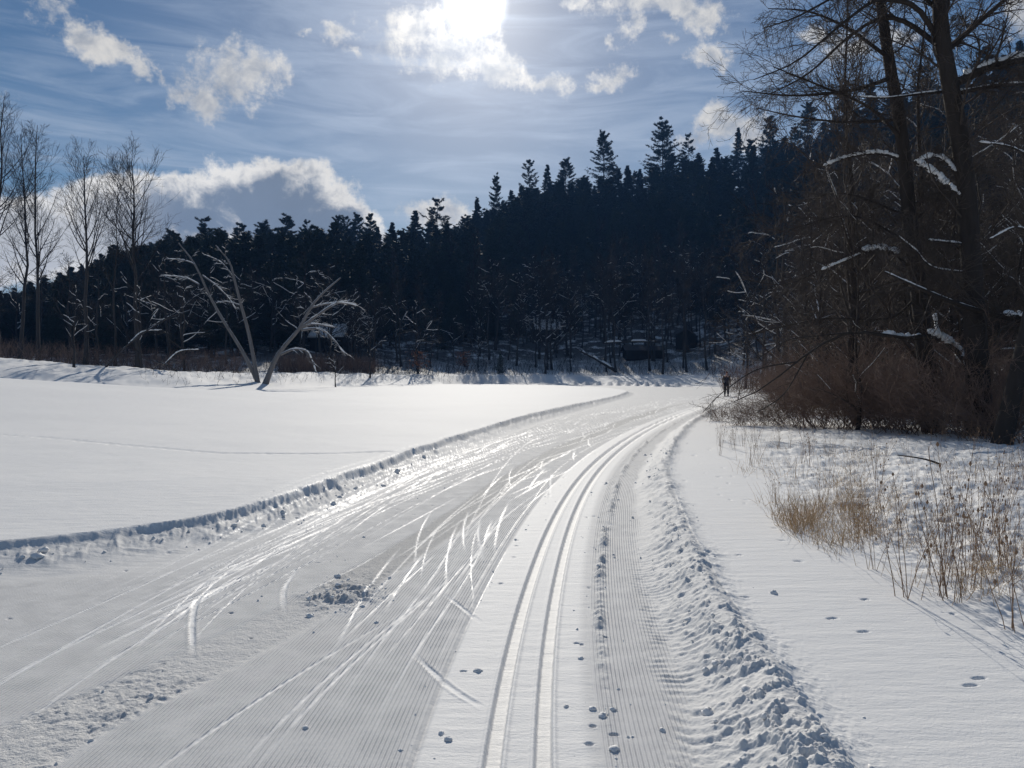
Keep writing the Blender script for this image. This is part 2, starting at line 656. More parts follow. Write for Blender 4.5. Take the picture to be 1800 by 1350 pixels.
def mat_ground():
    m, n, b = new_mat('packed_and_loose_snow')
    L = m.node_tree.links

    def attr(nm):
        a = n.n('ShaderNodeAttribute')
        a.attribute_name = nm
        return a.outputs['Fac']
    u, cord, gloss, alb, grit = attr('lane'), attr('cord'), attr('gloss'), attr('albedo'), attr('grit')
    g = n.n('ShaderNodeNewGeometry')
    pos = g.outputs['Position']
    fine = n.noise(pos, 60, 4, 0.7)
    mid = n.noise(pos, 6, 5, 0.6)
    wind = n.n('ShaderNodeMapping')
    wind.inputs['Scale'].default_value = (1.2, 4.5, 1.0)
    wind.inputs['Rotation'].default_value = (0, 0, 0.15)
    L.new(pos, wind.inputs[0])
    rip = n.noise(wind.outputs[0], 2.2, 5, 0.6)
    big = n.noise(pos, 0.25, 3, 0.5)
    v = n.m('ADD', alb, n.m('MULTIPLY', n.m('SUBTRACT', mid.outputs['Fac'], 0.5), 0.05))
    v = n.m('ADD', v, n.m('MULTIPLY', n.m('SUBTRACT', big.outputs['Fac'], 0.5), 0.05))
    cmb = n.n('ShaderNodeCombineColor')
    n.put(cmb.inputs[0], v)
    n.put(cmb.inputs[1], n.m('MULTIPLY', v, 0.988))
    n.put(cmb.inputs[2], n.m('MULTIPLY', v, 0.965))
    litter_shade = n.ss(n.noise(pos, 0.35, 6, 0.65).outputs['Fac'], 0.38, 0.50)
    col = n.mix(n.m('MULTIPLY', litter_shade, attr('litter_shade')), cmb.outputs[0], (0.06, 0.05, 0.045))  # dark leaf ground, spread wide to paint the hill's shade into the snow
    L.new(col, b.inputs['Base Color'])
    n.put(b.inputs['Roughness'], n.m('SUBTRACT', 0.82, n.m('MULTIPLY', gloss, 0.42)))
    n.put(b.inputs['Specular IOR Level'], n.m('ADD', 0.12, n.m('MULTIPLY', gloss, 0.29)))
    # corduroy ribs 2.2 cm apart, grain, wind ripple
    wv = n.m('SINE', n.m('MULTIPLY', u, 2 * PI / 0.0215))
    brk = n.m('ADD', 0.45, n.m('MULTIPLY', n.ss(n.noise(pos, 5.0, 5, 0.65).outputs['Fac'], 0.25, 0.75), 0.75))
    h = n.m('MULTIPLY', n.m('MULTIPLY', wv, cord), n.m('MULTIPLY', brk, 0.0034))
    h = n.m('ADD', h, n.m('MULTIPLY', fine.outputs['Fac'], n.m('ADD', 0.0020, n.m('MULTIPLY', grit, 0.012))))
    calm = n.m('SUBTRACT', 1.0, n.m('MULTIPLY', cord, 0.8), clamp=True)
    h = n.m('ADD', h, n.m('MULTIPLY', n.m('MULTIPLY', rip.outputs['Fac'], calm), 0.010))
    bm = n.n('ShaderNodeBump')
    bm.inputs['Strength'].default_value = 1.0
    bm.inputs['Distance'].default_value = 1.0
    n.put(bm.inputs['Height'], h)
    L.new(bm.outputs[0], b.inputs['Normal'])
    return m


M_GROUND = mat_ground()
M_SNOW = mat_plain('branch_snow', (0.84, 0.83, 0.815), 0.7, 0.05, 20)
M_BARK = mat_bark('dark_bark', (0.046, 0.038, 0.033))
M_BARKFAR = mat_bark('far_bark', (0.052, 0.046, 0.042), 0.35, 2.0)  # bark of the far trees, snow patches on upward faces
M_BARKPALE = mat_bark('pale_snowy_bark', (0.16, 0.15, 0.145), 0.8, 2.0)
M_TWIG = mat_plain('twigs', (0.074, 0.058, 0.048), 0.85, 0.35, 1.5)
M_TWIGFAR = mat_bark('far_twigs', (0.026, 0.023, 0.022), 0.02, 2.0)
M_SHRUB = mat_plain('brown_shrub_twigs', (0.19, 0.128, 0.098), 0.85, 0.5, 2.5)
M_GRASS = mat_plain('dry_grass', (0.52, 0.36, 0.20), 0.85, 0.4, 3.0)  # colour raised to stand in for backlight through the blades
M_STALK = mat_plain('dead_stalk', (0.25, 0.16, 0.10), 0.85, 0.4, 3.0)
M_PINE = mat_needles('pine_needles', (0.030, 0.043, 0.026))
M_PINE2 = mat_needles('dark_needles', (0.022, 0.034, 0.022))
M_SPRUCE = mat_needles('snowy_needles', (0.025, 0.038, 0.026), 0.85)
M_PBARK = mat_bark('pine_bark', (0.045, 0.038, 0.033), 0, 1.5)
M_LEAF = mat_plain('dry_beech_leaves', (0.24, 0.10, 0.045), 0.8, 0.3, 4)


# ------------------------------------------------------------------ the snow surface: one sheet, cut into its kinds of ground
def build_ground():
    rng = np.random.default_rng(11)
    az_f = np.concatenate([np.linspace(-66, -38.5, 110)[:-1], np.linspace(-38.5, 38.5, 960), np.linspace(38.5, 66, 70)[1:]])
    az = np.radians(np.concatenate([az_f, np.linspace(66, 294, 48)[1:-1]]))
    na = len(az)
    nf = len(az_f)
    # rows: even steps as seen from eye height near by, then growing steps
    py = np.concatenate([np.linspace(1400, 720, 620)])
    r1 = CAMZ * FPX / (py - 658)
    r0 = np.geomspace(0.25, r1[0], 14)[:-1]
    r2 = np.geomspace(r1[-1], 150, 110)[1:]
    r3 = np.geomspace(150, 430, 45)[1:]
    r4 = np.array([520, 700, 1000, 1500])
    r = np.concatenate([r0, r1, r2, r3, r4])
    nr = len(r)
    X = (r[:, None] * np.sin(az)[None, :])
    Y = (r[:, None] * np.cos(az)[None, :])
    x, y = X.ravel(), Y.ravel()
    z = terrain(x, y)
    e, u = edge_left(x, y), track_u(x, y)
    px = np.clip(900 + FPX * x / np.maximum(y, 1.0), -1500, 3500)
    E, F = prof(px, PXE, E_D), prof(px, PXE, F_D)
    near = np.hypot(x, y) < 150
    front = y > 0.2
    n1 = fbm(x * 1.3, y * 1.3, 4)
    n2 = fbm(x * 9, y * 9, 4, 0.6)
    n3 = fbm(x * 28, y * 28, 3, 0.6)
    bign = fbm(x * 0.12 + 4, y * 0.12, 3)

    # --- left bank: a cut edge with blocks, then broken snow running down to the trail
    ser = 0.05 * fbm(x * 5 + 9, y * 5, 3) + 0.05 * np.round(2 * vnoise(x * 6, y * 6 + 3)) / 3 * sstep(bign, -.25, .1) + 0.07 * fbm(x * 1.1, y * 1.1, 2)
    es = e + ser
    inb = near & front & (y < 116)
    top = terrain(np.interp(y, gL, vL) - 0.3, y)     # field level beside the edge
    top = np.where(e < 0, z, top)
    fall = 1 - sstep(es, -0.02, 0.10)
    slope = 0.125 * (1 - sstep(es, -0.10, 0.62))
    n4 = fbm((x + y) * 6 + e * 5, e * 2.2 + x, 4, 0.6)
    lump = (np.maximum(0, n4 + 0.05) * 0.060 + n3 * 0.010) * np.exp(-((es - 0.16) / 0.17) ** 2)
    zl = np.where(es < 0.82, np.maximum(top - 0.125, 0.0) * fall + slope + np.where(es < -0.02, 0.0, lump), z)
    zone_l = inb & (e > -0.3) & (e < 0.95) & (y < 110)
    field_lip = np.where(es < -0.02, top, zl)
    z = np.where(zone_l, np.where(es < -0.02, field_lip, zl + (terrain(x, y) * 0)), z)

    # --- right windrow: a low ridge of thrown-up clods
    w = u - 1.15 + 0.10 * n1
    ridge = 0.11 * np.exp(-(w / np.where(w < 0, 0.19, 0.12)) ** 2)
    n5 = fbm(x * 14 + y * 4, y * 10 - x * 5, 5, 0.62)
    clod = np.maximum(0, n5 + 0.12) * 0.050 * np.exp(-((w + 0.05) / 0.20) ** 2) + n3 * 0.012 * np.exp(-((w + 0.10) / 0.28) ** 2)
    lvl = 0.14 + 0.10 * sstep(u, 2.5, 9)
    rise = sstep(u + 0.08 * n1, 0.75, 1.25)
    zone_r = inb & (u > 0.3) & (u < 4.0) & (e > 0) & (y < 108)
    z = np.where(zone_r, lvl * rise + ridge * 0.55 + clod + (z - np.where(u > 1.15, lvl, 0)), z)

    # --- far windrow behind the junction
    yr = np.interp(x, [-60, -14, 5, 14, 21, 24], [126, 125, 121, 111, 100, 96])
    wr = (y - yr) / 1.4
    far_on = inb * sstep(x, -16, -6) * (1 - sstep(x, 21, 24))
    z = z + far_on * (0.60 + 0.3 * n2) * np.exp(-(wr / 0.45) ** 2)

    trail = (e > 0.0) & (u < 1.25) & front & (y < yr)
    trail |= (y <= 0.2) & (u < 1.25) & (u > -6)
    wts = trail.astype(float)

    # --- attributes
    albedo = np.full(len(x), 0.84)
    cord = np.zeros(len(x))
    gloss = np.full(len(x), 0.12)
    grit = np.full(len(x), 0.10)
    t_in = wts * sstep(e, 0.45, 0.8)
    # lane bands across the trail
    lane = t_in * (1 - sstep(u, -0.50, -0.42))
    cord += lane * 1.0
    albedo = np.where(trail, 0.73, albedo)
    flat = sstep(u, -0.44, -0.40) * (1 - sstep(u, 0.26, 0.34)) * wts
    albedo += flat * 0.10
    gloss += flat * 0.18
    side = sstep(u, 0.33, 0.38) * (1 - sstep(u + 0.1 * n1, 0.70, 0.82)) * wts
    cord += side * 0.9
    # ripples left by the tiller beside the windrow
    rp = sstep(u + .1 * n1, 0.62, 0.72) * (1 - sstep(u, 0.95, 1.1)) * wts * (y < 14)
    z = z + rp * 0.0045 * np.sin(2 * PI * (y * 13 + 2.4 * n1 + u * 4)) * (0.5 + n2)
    # a broken line between the passes of the groomer
    w2 = np.interp(y, [0, 4, 5.5, 9, 60], [.40, .40, .42, .50, .5])
    seam = np.exp(-((u - w2 + 0.03 * n1) / 0.035) ** 2) * wts * sstep(y, 3.0, 5.0) * (0.35 + np.clip(n1 * 2 + .4, 0, 1))
    z = z + seam * np.maximum(0, 0.03 + 0.06 * n2)
    grit += seam * 0.7
    # rough dark band where two passes meet
    us = np.interp(y, [0, 3.3, 4, 5.5, 8, 12, 20, 60], [-2.5, -2.15, -1.9, -1.5, -1.18, -1.12, -1.15, -1.6])
    bw = np.interp(y, [3, 5, 8, 30, 60], [0.30, 0.24, 0.22, 0.26, 0.3])
    band = (1 - sstep(np.abs(u - us + 0.05 * n1), bw * 0.75, bw * 1.1)) * wts * (1 - sstep(y, 30, 48))
    z = z + band * (0.006 * n2 + 0.009 * n3) * (0.4 + 1.2 * sstep(n1, -.3, .3)) * (1 - 0.75 * sstep(y, 5.5, 7))
    albedo -= band * 0.20 * sstep(y, 4.5, 7)
    grit += band * 0.9
    cord *= (1 - band)
    # pile of crumbs at the end of the band
    pile = np.exp(-(((x + 1.22) / 0.22) ** 2 + ((y - 5.55) / 0.30) ** 2))
    z = z + pile * np.maximum(0, n2 + 0.12) * 0.10
    grit += pile

    # --- classic tracks: two grooves pressed into the flat lane
    gl = 0
    for c0 in (-0.105, 0.105):
        g = (1 - sstep(np.abs(u - c0), 0.030, 0.040))
        z = z - g * 0.034 * front * (y < 90)
        z = z + 0.006 * np.exp(-((np.abs(u - c0) - 0.048) / 0.010) ** 2) * front * (y < 90)
        gl = np.maximum(gl, g)
    gloss += 0.10 * gl * wts
    # thin edge line left of the flat lane
    z = z - 0.010 * np.exp(-((u + 0.43) / 0.012) ** 2) * wts

    rows = np.arange(nr)

    def row_range(ylo, yhi):
        a = np.searchsorted(r, max(0.3, ylo - 0.3))
        b_ = np.searchsorted(r, yhi * 1.35 + 0.5)
        return a * na, min(nr, b_) * na

    def stroke(pts, wd, depth, gls, ridge_=0.0):
        """press a stroke along a polyline into the snow"""
        nonlocal z, gloss, cord, albedo
        pts = np.asarray(pts)
        a, b_ = row_range(pts[:, 1].min(), pts[:, 1].max())
        xs, ys = x[a:b_], y[a:b_]
        mx = (xs > pts[:, 0].min() - 0.3) & (xs < pts[:, 0].max() + 0.3) & (ys > pts[:, 1].min() - .3) & (ys < pts[:, 1].max() + .3)
        idx = np.nonzero(mx)[0] + a
        if len(idx) == 0:
            return
        q = np.stack([x[idx], y[idx]], 1)
        best = np.full(len(idx), 9.0)
        tt = np.zeros(len(idx))
        nseg = len(pts) - 1
        for k in range(nseg):
            p0, p1 = pts[k], pts[k + 1]
            dv = p1 - p0
            t = np.clip(((q - p0) @ dv) / (dv @ dv + 1e-9), 0, 1)
            dd = np.hypot(*(q - p0 - t[:, None] * dv).T)
            upd = dd < best
            best = np.where(upd, dd, best)
            tt = np.where(upd, (k + t) / nseg, tt)
        ends = np.minimum(1, np.minimum(tt, 1 - tt) * 3.5)
        prof_ = (1 - sstep(best + wd * .25 * n2[idx], wd * 0.30, wd * 0.68)) * ends * np.clip(.95 + .8 * n2[idx] + .4 * n1[idx], .35, 1.1)
        z[idx] -= depth * prof_
        if ridge_:
            z[idx] += ridge_ * np.exp(-((best - wd * 0.8) / (wd * 0.25)) ** 2) * ends
        gloss[idx] = np.maximum(gloss[idx], gls * prof_ * (1 - .6 * sstep(y[idx], 9, 26)))
        albedo[idx] += (0.90 - albedo[idx]) * prof_  # sun glint of the polished stroke painted in as lighter albedo
        cord[idx] *= (1 - prof_)

    def lane_xy(uu, yy):
        s_ = np.sqrt(1 + np.interp(yy, gT, _dT) ** 2)
        return np.stack([np.interp(yy, gT, vT) + uu * s_, yy], 1)

    # long gliding lines that weave along the lane
    for k in range(46):
        ya = rng.uniform(3.0, 7.0)
        yb = ya + rng.uniform(5, 26)
        yy = np.linspace(ya, yb, 14)
        uc = rng.choice([-3.2, -3.0, -2.9, -2.7, -2.6, -2.5, -1.0, -0.8, -2.3])
        uu = uc + rng.normal(0, 0.18) + 0.25 * np.sin(yy / rng.uniform(3, 6) + rng.random() * 6) + (yy - ya) * rng.normal(0, 0.03)
        stroke(lane_xy(np.clip(uu, -4.2, -0.5), yy), rng.uniform(0.009, 0.019), rng.uniform(0.0018, 0.004), rng.uniform(0.65, 0.95), 0.0012)
    # skating strokes: herringbone pairs along the lane
    for k in range(330):
        yc = 4.2 + 52 * rng.random() ** 1.5
        left = rng.random() < 0.5
        grp = rng.random()
        uc = (-2.6 if grp < 0.72 else -0.9) + rng.normal(0, 0.30)
        if yc > 20:
            uc = rng.uniform(-3.6, -0.6)
        angd = math.radians(rng.uniform(4, 15)) * (-1 if left else 1)
        ln = rng.uniform(1.6, 3.4) * (1 if yc < 22 else 0.9)
        yy = np.linspace(yc, yc + ln, 7)
        tq = (yy - yc) / ln
        uu = uc + np.tan(angd) * (yy - yc) * (1 - 0.3 * tq)
        if np.any(edge_left(lane_xy(uu, yy)[:, 0], yy) < 0.7):
            continue
        stroke(lane_xy(np.minimum(uu, -0.42), yy), rng.uniform(0.008, 0.018) * (1 + yc / 11), rng.uniform(0.0015, 0.004) * (1 + yc / 20), rng.uniform(0.65, 0.95), 0.0012)
    for u0, u1, ya, yb in ((-1.05, -.75, 2.9, 6.5), (-1.12, -.80, 3.0, 6.0), (-.85, -1.0, 3.6, 8.5), (-1.5, -.9, 2.8, 5.2), (-.62, -.7, 3.2, 9.5), (-.75, -.55, 5, 11),
                           (-2.6, -2.9, 3.0, 7), (-2.2, -2.6, 3.0, 8), (-3.1, -3.0, 3.6, 9), (-2.75, -2.5, 3.2, 9)):
        yy = np.linspace(ya, yb, 12)
        stroke(lane_xy(np.linspace(u0, u1, 12) + .04 * np.sin(yy * 1.3), yy), .022, .0025, .5, .001)
    # four short gouges seen in the photo
    for p in ([(340, 1175), (338, 1090), (350, 1045)], [(500, 1085), (500, 1035), (525, 1000)],
              [(720, 1145), (790, 1210), (855, 1250)], [(850, 990), (840, 940), (845, 915)],
              [(780, 1045), (850, 1100)], [(965, 880), (968, 830)]):
        pts = spline([W(a_, b_, CAMZ * FPX / (b_ - 658))[:2] for a_, b_ in p], 8)
        stroke(pts, 0.034, 0.004, 0.3, 0.003)

    # --- dents: animal prints and dropped clumps on the right, a line of prints across the left field
    def dent(cx, cy, sx, sy, dep, ang=0.0):
        nonlocal z
        a, b_ = row_range(cy - 1, cy + 1)
        xs, ys = x[a:b_] - cx, y[a:b_] - cy
        idx = np.nonzero((np.abs(xs) < 0.5) & (np.abs(ys) < 0.7))[0]
        if len(idx) == 0:
            return
        c, s = math.cos(ang), math.sin(ang)
        p, q = xs[idx] * c + ys[idx] * s, ys[idx] * c - xs[idx] * s
        g = np.exp(-((p / sx) ** 2 + (q / sy) ** 2) ** 2)
        z[idx + a] -= dep * g
        z[idx + a] += dep * 0.15 * np.exp(-(((p / sx) ** 2 + ((q + sy) / sy) ** 2)) * 2)
    for k in range(110):
        yy = rng.uniform(4.5, 21)
        uu = 1.6 + abs(rng.normal(0, 1.6))
        p = lane_xy(np.array([uu]), np.array([yy]))[0]
        dent(p[0], p[1], rng.uniform(.015, .04), rng.uniform(.012, .028), rng.uniform(.010, .026), rng.normal(0, .4))
    for k in range(70):             # pole baskets beside the classic tracks and along the skating lane
        yy = rng.uniform(3.2, 16)
        p = lane_xy(np.array([rng.choice([-.36, .30, -.33, .33, -1.7, -3.4, -2.0]) + rng.normal(0, .05)]), np.array([yy]))[0]
        dent(p[0], p[1], rng.uniform(.010, .022), rng.uniform(.010, .018), rng.uniform(.012, .024))
    for px_, py_ in ((1465, 1085), (1520, 1108), (1310, 1048), (1255, 1040), (1203, 843), (1725, 1188), (1710, 1200), (1300, 975), (1250, 975)):
        d_ = (CAMZ - 0.16) * FPX / (py_ - 658)
        dent((px_ - 900) / FPX * d_, d_, 0.036, 0.014, 0.018, 0.2)
    for k in range(36):
        t = k / 35
        px_ = -20 + 700 * t
        py_ = np.interp(px_, [0, 200, 400, 560, 700], [765, 783, 796, 797, 794])
        d_ = 12.0
        for _ in range(6):
            xx = (px_ - 900) / FPX * d_
            d_ = (CAMZ - ground(xx, d_)) * FPX / (py_ - 658)
        dent((px_ - 900) / FPX * d_, d_, 0.16, 0.07, 0.028)

    # --- softness of the untouched snow
    un = (1 - wts) * near
    z = z + un * (0.075 * bign * (1 - sstep(np.hypot(x, y), 60, 140)) + 0.010 * n1 * (e < -0.4))
    gu = sstep(u - 1.9 - 0.35 * n1 - 0.05 * np.maximum(0, 9 - y), 0.3, 1.4) * front * (y < 40) * (e > 0)
    z = z + gu * (0.10 * n1 + 0.04 * n2 * (y < 15))
    strip = sstep(y, E + 2, E + 10) * near
    z = z + strip * (0.22 * fbm(x * 0.8, y * 0.8, 3) + 0.45 * fbm(x * 0.13 + 8, y * 0.2, 2))
    litter_shade = sstep(y, F + 2, F + 25)  # mask of leaf ground and painted hill shade
    z = z + litter_shade * 0.6 * fbm(x * 0.3, y * 0.3, 3)

    # lane coordinate runs with the trail; keep ribs out of far ground
    cord *= 1 - 0.6 * sstep(y, 18, 45)
    V = np.stack([x, y, z], 1)
    global surf_z
    azs = az

    def surf_z(px2, py2):
        rr, aa = math.hypot(px2, py2), math.atan2(px2, py2)
        i_ = int(np.clip(np.searchsorted(r, rr), 0, nr - 1))
        j_ = int(np.clip(np.searchsorted(azs[:nf], aa), 0, nf - 1))
        return float(z[i_ * na + j_])
    # faces of the polar sheet
    i = np.arange(nr - 1)[:, None] * na
    j = np.arange(na)[None, :]
    jn = (j + 1) % na
    Q = np.stack([i + j, i + jn, i + na + jn, i + na + j], -1).reshape(-1, 4)
    Q = Q[:, ::-1]
    bank = (zone_l & (e > -0.06) & (e < 0.60)) | (zone_r & (w > -0.42) & (w < 0.22)) | ((far_on > 0.3) & (np.abs(wr) < 0.8))
    hillm = y > F + 4
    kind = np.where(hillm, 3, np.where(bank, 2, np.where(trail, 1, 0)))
    kf = kind[Q[:, 0]]
    c0 = np.array([[0, 0, 0.0]])
    attrs = dict(lane=u, cord=cord, gloss=np.clip(gloss, 0, 1), albedo=albedo, grit=np.clip(grit, 0, 1), litter_shade=litter_shade * 0.92)
    for kk, nm in ((0, 'snow_field'), (1, 'ski_trail'), (2, 'snow_bank'), (3, 'hillside')):
        q = Q[kf == kk]
        used, inv = np.unique(q, return_inverse=True)
        me = np_mesh(nm, V[used], inv.reshape(-1, 4))
        for an, av in attrs.items():
            at = me.attributes.new(an, 'FLOAT', 'POINT')
            at.data.foreach_set('value', av[used].astype(np.float32))
        o = mesh_obj(nm, me, M_GROUND)
        tag(o, kind='structure')


build_ground()


# ------------------------------------------------------------------ conifers
def conifer_geo(seed, H, style):
    """style: 'pine' layered plumes, 'cone' dense and conical, 'ragged' sparse"""
    rng = np.random.default_rng(seed)
    gt, gc = Geo(), Geo()
    n = 9
    zz = np.linspace(-1.0, H, n)
    tr = np.stack([0.25 * np.cumsum(rng.normal(0, .25, n)), 0.25 * np.cumsum(rng.normal(0, .25, n)), zz], 1)
    rad = 0.012 * H * (1 - 0.92 * np.linspace(0, 1, n)) + 0.02
    tubes(gt, tr[None], rad[None], 7)
    if style == 'pine':
        zb, dzs, per, Lm, pw, up = 0.20 * H, 1.05, 6, 0.27 * H, 0.72, 0.30
    elif style == 'cone':
        zb, dzs, per, Lm, pw, up = 0.06 * H, 0.80, 7, 0.24 * H, 0.85, 0.02
    else:
        zb, dzs, per, Lm, pw, up = 0.38 * H, 1.5, 5, 0.24 * H, 0.55, 0.33
    zs = np.arange(zb, H * 0.985, dzs * H / 28.0)
    B, L = [], []
    for z0 in zs:
        f = (z0 - zb) / (H - zb)
        lay = rng.uniform(0.65, 1.15)
        for k in range(per):
            ln = Lm * ((1 - f) ** pw * (0.55 + 0.45 * min(1, f * 4 + .2)) + 0.03) * lay * rng.uniform(0.55, 1.2)
            if style != 'cone' and rng.random() < 0.12:
                continue
            a = rng.random() * 2 * PI
            el = up + 0.5 * f + rng.normal(0, 0.12) - (0.25 if style == 'cone' else 0.0)
            p0 = np.array([np.interp(z0, zz, tr[:, 0]), np.interp(z0, zz, tr[:, 1]), z0 + rng.normal(0, .50)])
            h = np.array([math.cos(a), math.sin(a), 0])
            t = np.linspace(0, 1, 5)[:, None]
            bend = (0.25 if style != 'cone' else 0.15) * ln
            pts = p0 + h * (ln * t) + np.array([0, 0, 1.0]) * (ln * t * math.tan(el) * 0.6 + bend * (t ** 2 - t) * 1.2)
            B.append(pts)
            L.append(ln)
    B, L = np.array(B), np.array(L)
    tubes(gt, B, np.outer(0.010 * L + 0.012, np.linspace(1, .3, 5)), 3)
    # tufts of needles along the outer part of each branch
    nt = 22 if style == 'cone' else 24
    q = 12
    bi = np.repeat(np.arange(len(B)), nt)
    t = rng.uniform(0.18, 1.0, len(bi)) ** 0.75
    f = t * 4
    i = np.minimum(f.astype(int), 3)
    w = (f - i)[:, None]
    c = B[bi, i] * (1 - w) + B[bi, i + 1] * w
    tan = B[bi, 4] - B[bi, 0]
    tan /= np.linalg.norm(tan, axis=1, keepdims=True)
    side = np.cross(tan, np.array([0, 0, 1.0]))
    wdt = 0.30 * L[bi] * (1 - 0.75 * t) + 0.12
    c = c + side * (rng.normal(0, .8, len(bi)) * wdt)[:, None]
    c[:, 2] += rng.normal(0, 0.10, len(bi)) + 0.06
    c = np.repeat(c, q, 0)
    tn = np.repeat(tan, q, 0)
    M = len(c)
    d = tn * 0.55 + rng.normal(0, .65, (M, 3)) * np.array([1, 1, 0.55]) + np.array([0, 0, 0.22])
    d /= np.linalg.norm(d, axis=1, keepdims=True)
    s = np.cross(d, rng.normal(0, 1, (M, 3)))
    s /= np.linalg.norm(s, axis=1, keepdims=True)
    ln = rng.uniform(0.30, 0.80, M)[:, None] * (H / 28.0)
    wd = ln * rng.uniform(.07, .17, M)[:, None]
    V = np.stack([c - s * wd, c + s * wd, c + d * ln], 1).reshape(-1, 3)
    gc.add(V, None, np.arange(M * 3).reshape(-1, 3))
    return gt, gc


CON = {}
for nm, sty, sds, mat in (('pine_tree', 'pine', (1, 2, 3, 4), M_PINE), ('hemlock_tree', 'cone', (11, 12, 13), M_PINE2), ('ragged_pine', 'ragged', (21, 22), M_PINE)):
    CON[sty] = []
    for s_ in sds:
        gt, gc = conifer_geo(s_, 28.0, sty)
        mt, mc = gt.mesh('trunk'), gc.mesh('crown', False)
        mt.materials.append(M_PBARK)
        mc.materials.append(mat)
        CON[sty].append((mt, mc))
NAMES = {'pine': 'pine_tree', 'cone': 'hemlock_tree', 'ragged': 'ragged_pine'}


def conifer(style, k, loc, h, wide, rot, label, group):
    mt, mc = CON[style][k % len(CON[style])]
    s = h / 28.0
    t = thing(NAMES[style], label, 'tree', loc, rot, group, (s * wide, s * wide, s))
    for nm, me in (('trunk', mt), ('crown', mc)):
        o = bpy.data.objects.new(nm, me)
        C.objects.link(o)
        o.parent = t
        if nm == 'snow_cover':
            o['kind'] = 'stuff'
    return t


# the trees that stand out on the skyline: column, row of the top, height, width factor, kind, distance, label
SKYLINE = [
    (1165, 212, 33, 1.15, 'pine', 0, 300, 'broad tall pine with layered plumes, highest on the middle skyline'),
    (1062, 230, 30, 0.95, 'pine', 1, 300, 'tall narrow pine on the skyline left of the broad tall pine'),
    (1210, 238, 24, 0.9, 'ragged', 0, 300, 'ragged open pine just right of the broad tall pine'),
    (1298, 226, 22, 0.9, 'cone', 0, 300, 'small dark pointed conifer in front of the white cloud on the skyline'),
    (1355, 205, 30, 1.0, 'pine', 2, 290, 'pine rising above the ridge where near bare twigs begin'),
    (995, 278, 26, 1.1, 'pine', 3, 295, 'bushy topped pine on the slope halfway along the rising skyline'),
    (930, 282, 26, 0.9, 'ragged', 1, 290, 'leaning flag shaped pine on the rising skyline'),
    (962, 290, 22, 0.9, 'cone', 1, 290, 'rounded conifer between the flag shaped and bushy topped pines'),
    (872, 308, 25, 0.75, 'pine', 0, 280, 'slender spire pine at the left start of the rising skyline'),
    (838, 350, 22, 0.9, 'cone', 2, 275, 'low pointed conifer left of the slender spire pine'),
    (768, 352, 26, 1.15, 'ragged', 0, 270, 'wide flat topped pine in front of the small bright cloud'),
    (730, 372, 20, 1.3, 'cone', 0, 268, 'dense rounded conifer left of the flat topped pine'),
    (690, 392, 20, 1.1, 'cone', 1, 262, 'dark rounded conifer under the end of the cloud bank'),
    (652, 376, 26, 0.9, 'pine', 2, 262, 'right of four close pines below the tail of the cloud bank'),
    (628, 376, 26, 0.9, 'pine', 3, 260, 'second from right of four close pines below the cloud bank'),
    (606, 380, 26, 0.9, 'ragged', 1, 258, 'thin see-through pine among four below the cloud bank'),
    (592, 376, 26, 0.8, 'pine', 1, 258, 'left of four close pines below the cloud bank'),
    (540, 390, 24, 0.9, 'ragged', 0, 256, 'spindly pine alone left of the four close pines'),
    (505, 380, 26, 1.3, 'pine', 0, 255, 'broad two topped looking pine under the dark middle of the cloud bank'),
    (462, 388, 25, 1.3, 'pine', 1, 254, 'broad pine left of the one under the dark cloud'),
    (420, 392, 24, 1.2, 'pine', 2, 252, 'bushy pine on the skyline above the leaning snowy stems'),
    (362, 385, 26, 1.25, 'ragged', 0, 250, 'wide ragged pine with spreading top right of the round bare tree'),
    (300, 404, 22, 1.2, 'pine', 3, 250, 'dark pine standing behind the round crowned bare tree'),
    (1420, 178, 28, 1.0, 'pine', 1, 290, 'pine on the right ridge seen through the first bare twigs'),
    (1482, 152, 28, 1.1, 'pine', 3, 280, 'pine on the right ridge just left of the slimmer big trunk'),
    (1530, 140, 24, 1.0, 'cone', 1, 275, 'pointed conifer behind the slimmer big trunk'),
    (1625, 112, 28, 1.2, 'pine', 0, 255, 'pine on the ridge between the two big trunks'),
    (1735, 82, 30, 1.2, 'pine', 2, 240, 'tall pine on the ridge right of the thicker big trunk'),
    (1792, 76, 28, 1.2, 'cone', 0, 230, 'dark conifer on the ridge at the right edge of the view'),
]
rc = np.random.default_rng(5)
for px_, py_, h_, wd_, sty, k_, d_, lab in SKYLINE:
    kd = np.interp(px_, [600, 960, 1250, 1500], [1.0, 1.17, 1.17, 1.0])
    d_, h_ = d_ * kd, h_ * kd
    p = W(px_, py_, d_)
    conifer(sty, k_, (p[0], p[1], p[2] - h_), h_, wd_, rc.random() * 6.28, lab, None)

for px_, d_, h_, k_, lab in ((560, 147, 19, 1, 'conifer added for shade behind the left end of the snowy roofed cabin'), (596, 144, 17, 2, 'conifer added for shade right behind the snowy roofed cabin'),
                             (632, 146, 19, 0, 'conifer added for shade behind the right end of the snowy roofed cabin')):
    conifer('cone', k_, tuple(at_px(px_, d_)), h_, 1.35, k_ * 2.0, lab, None)  # trees added to cast shade on the bright cabin roof

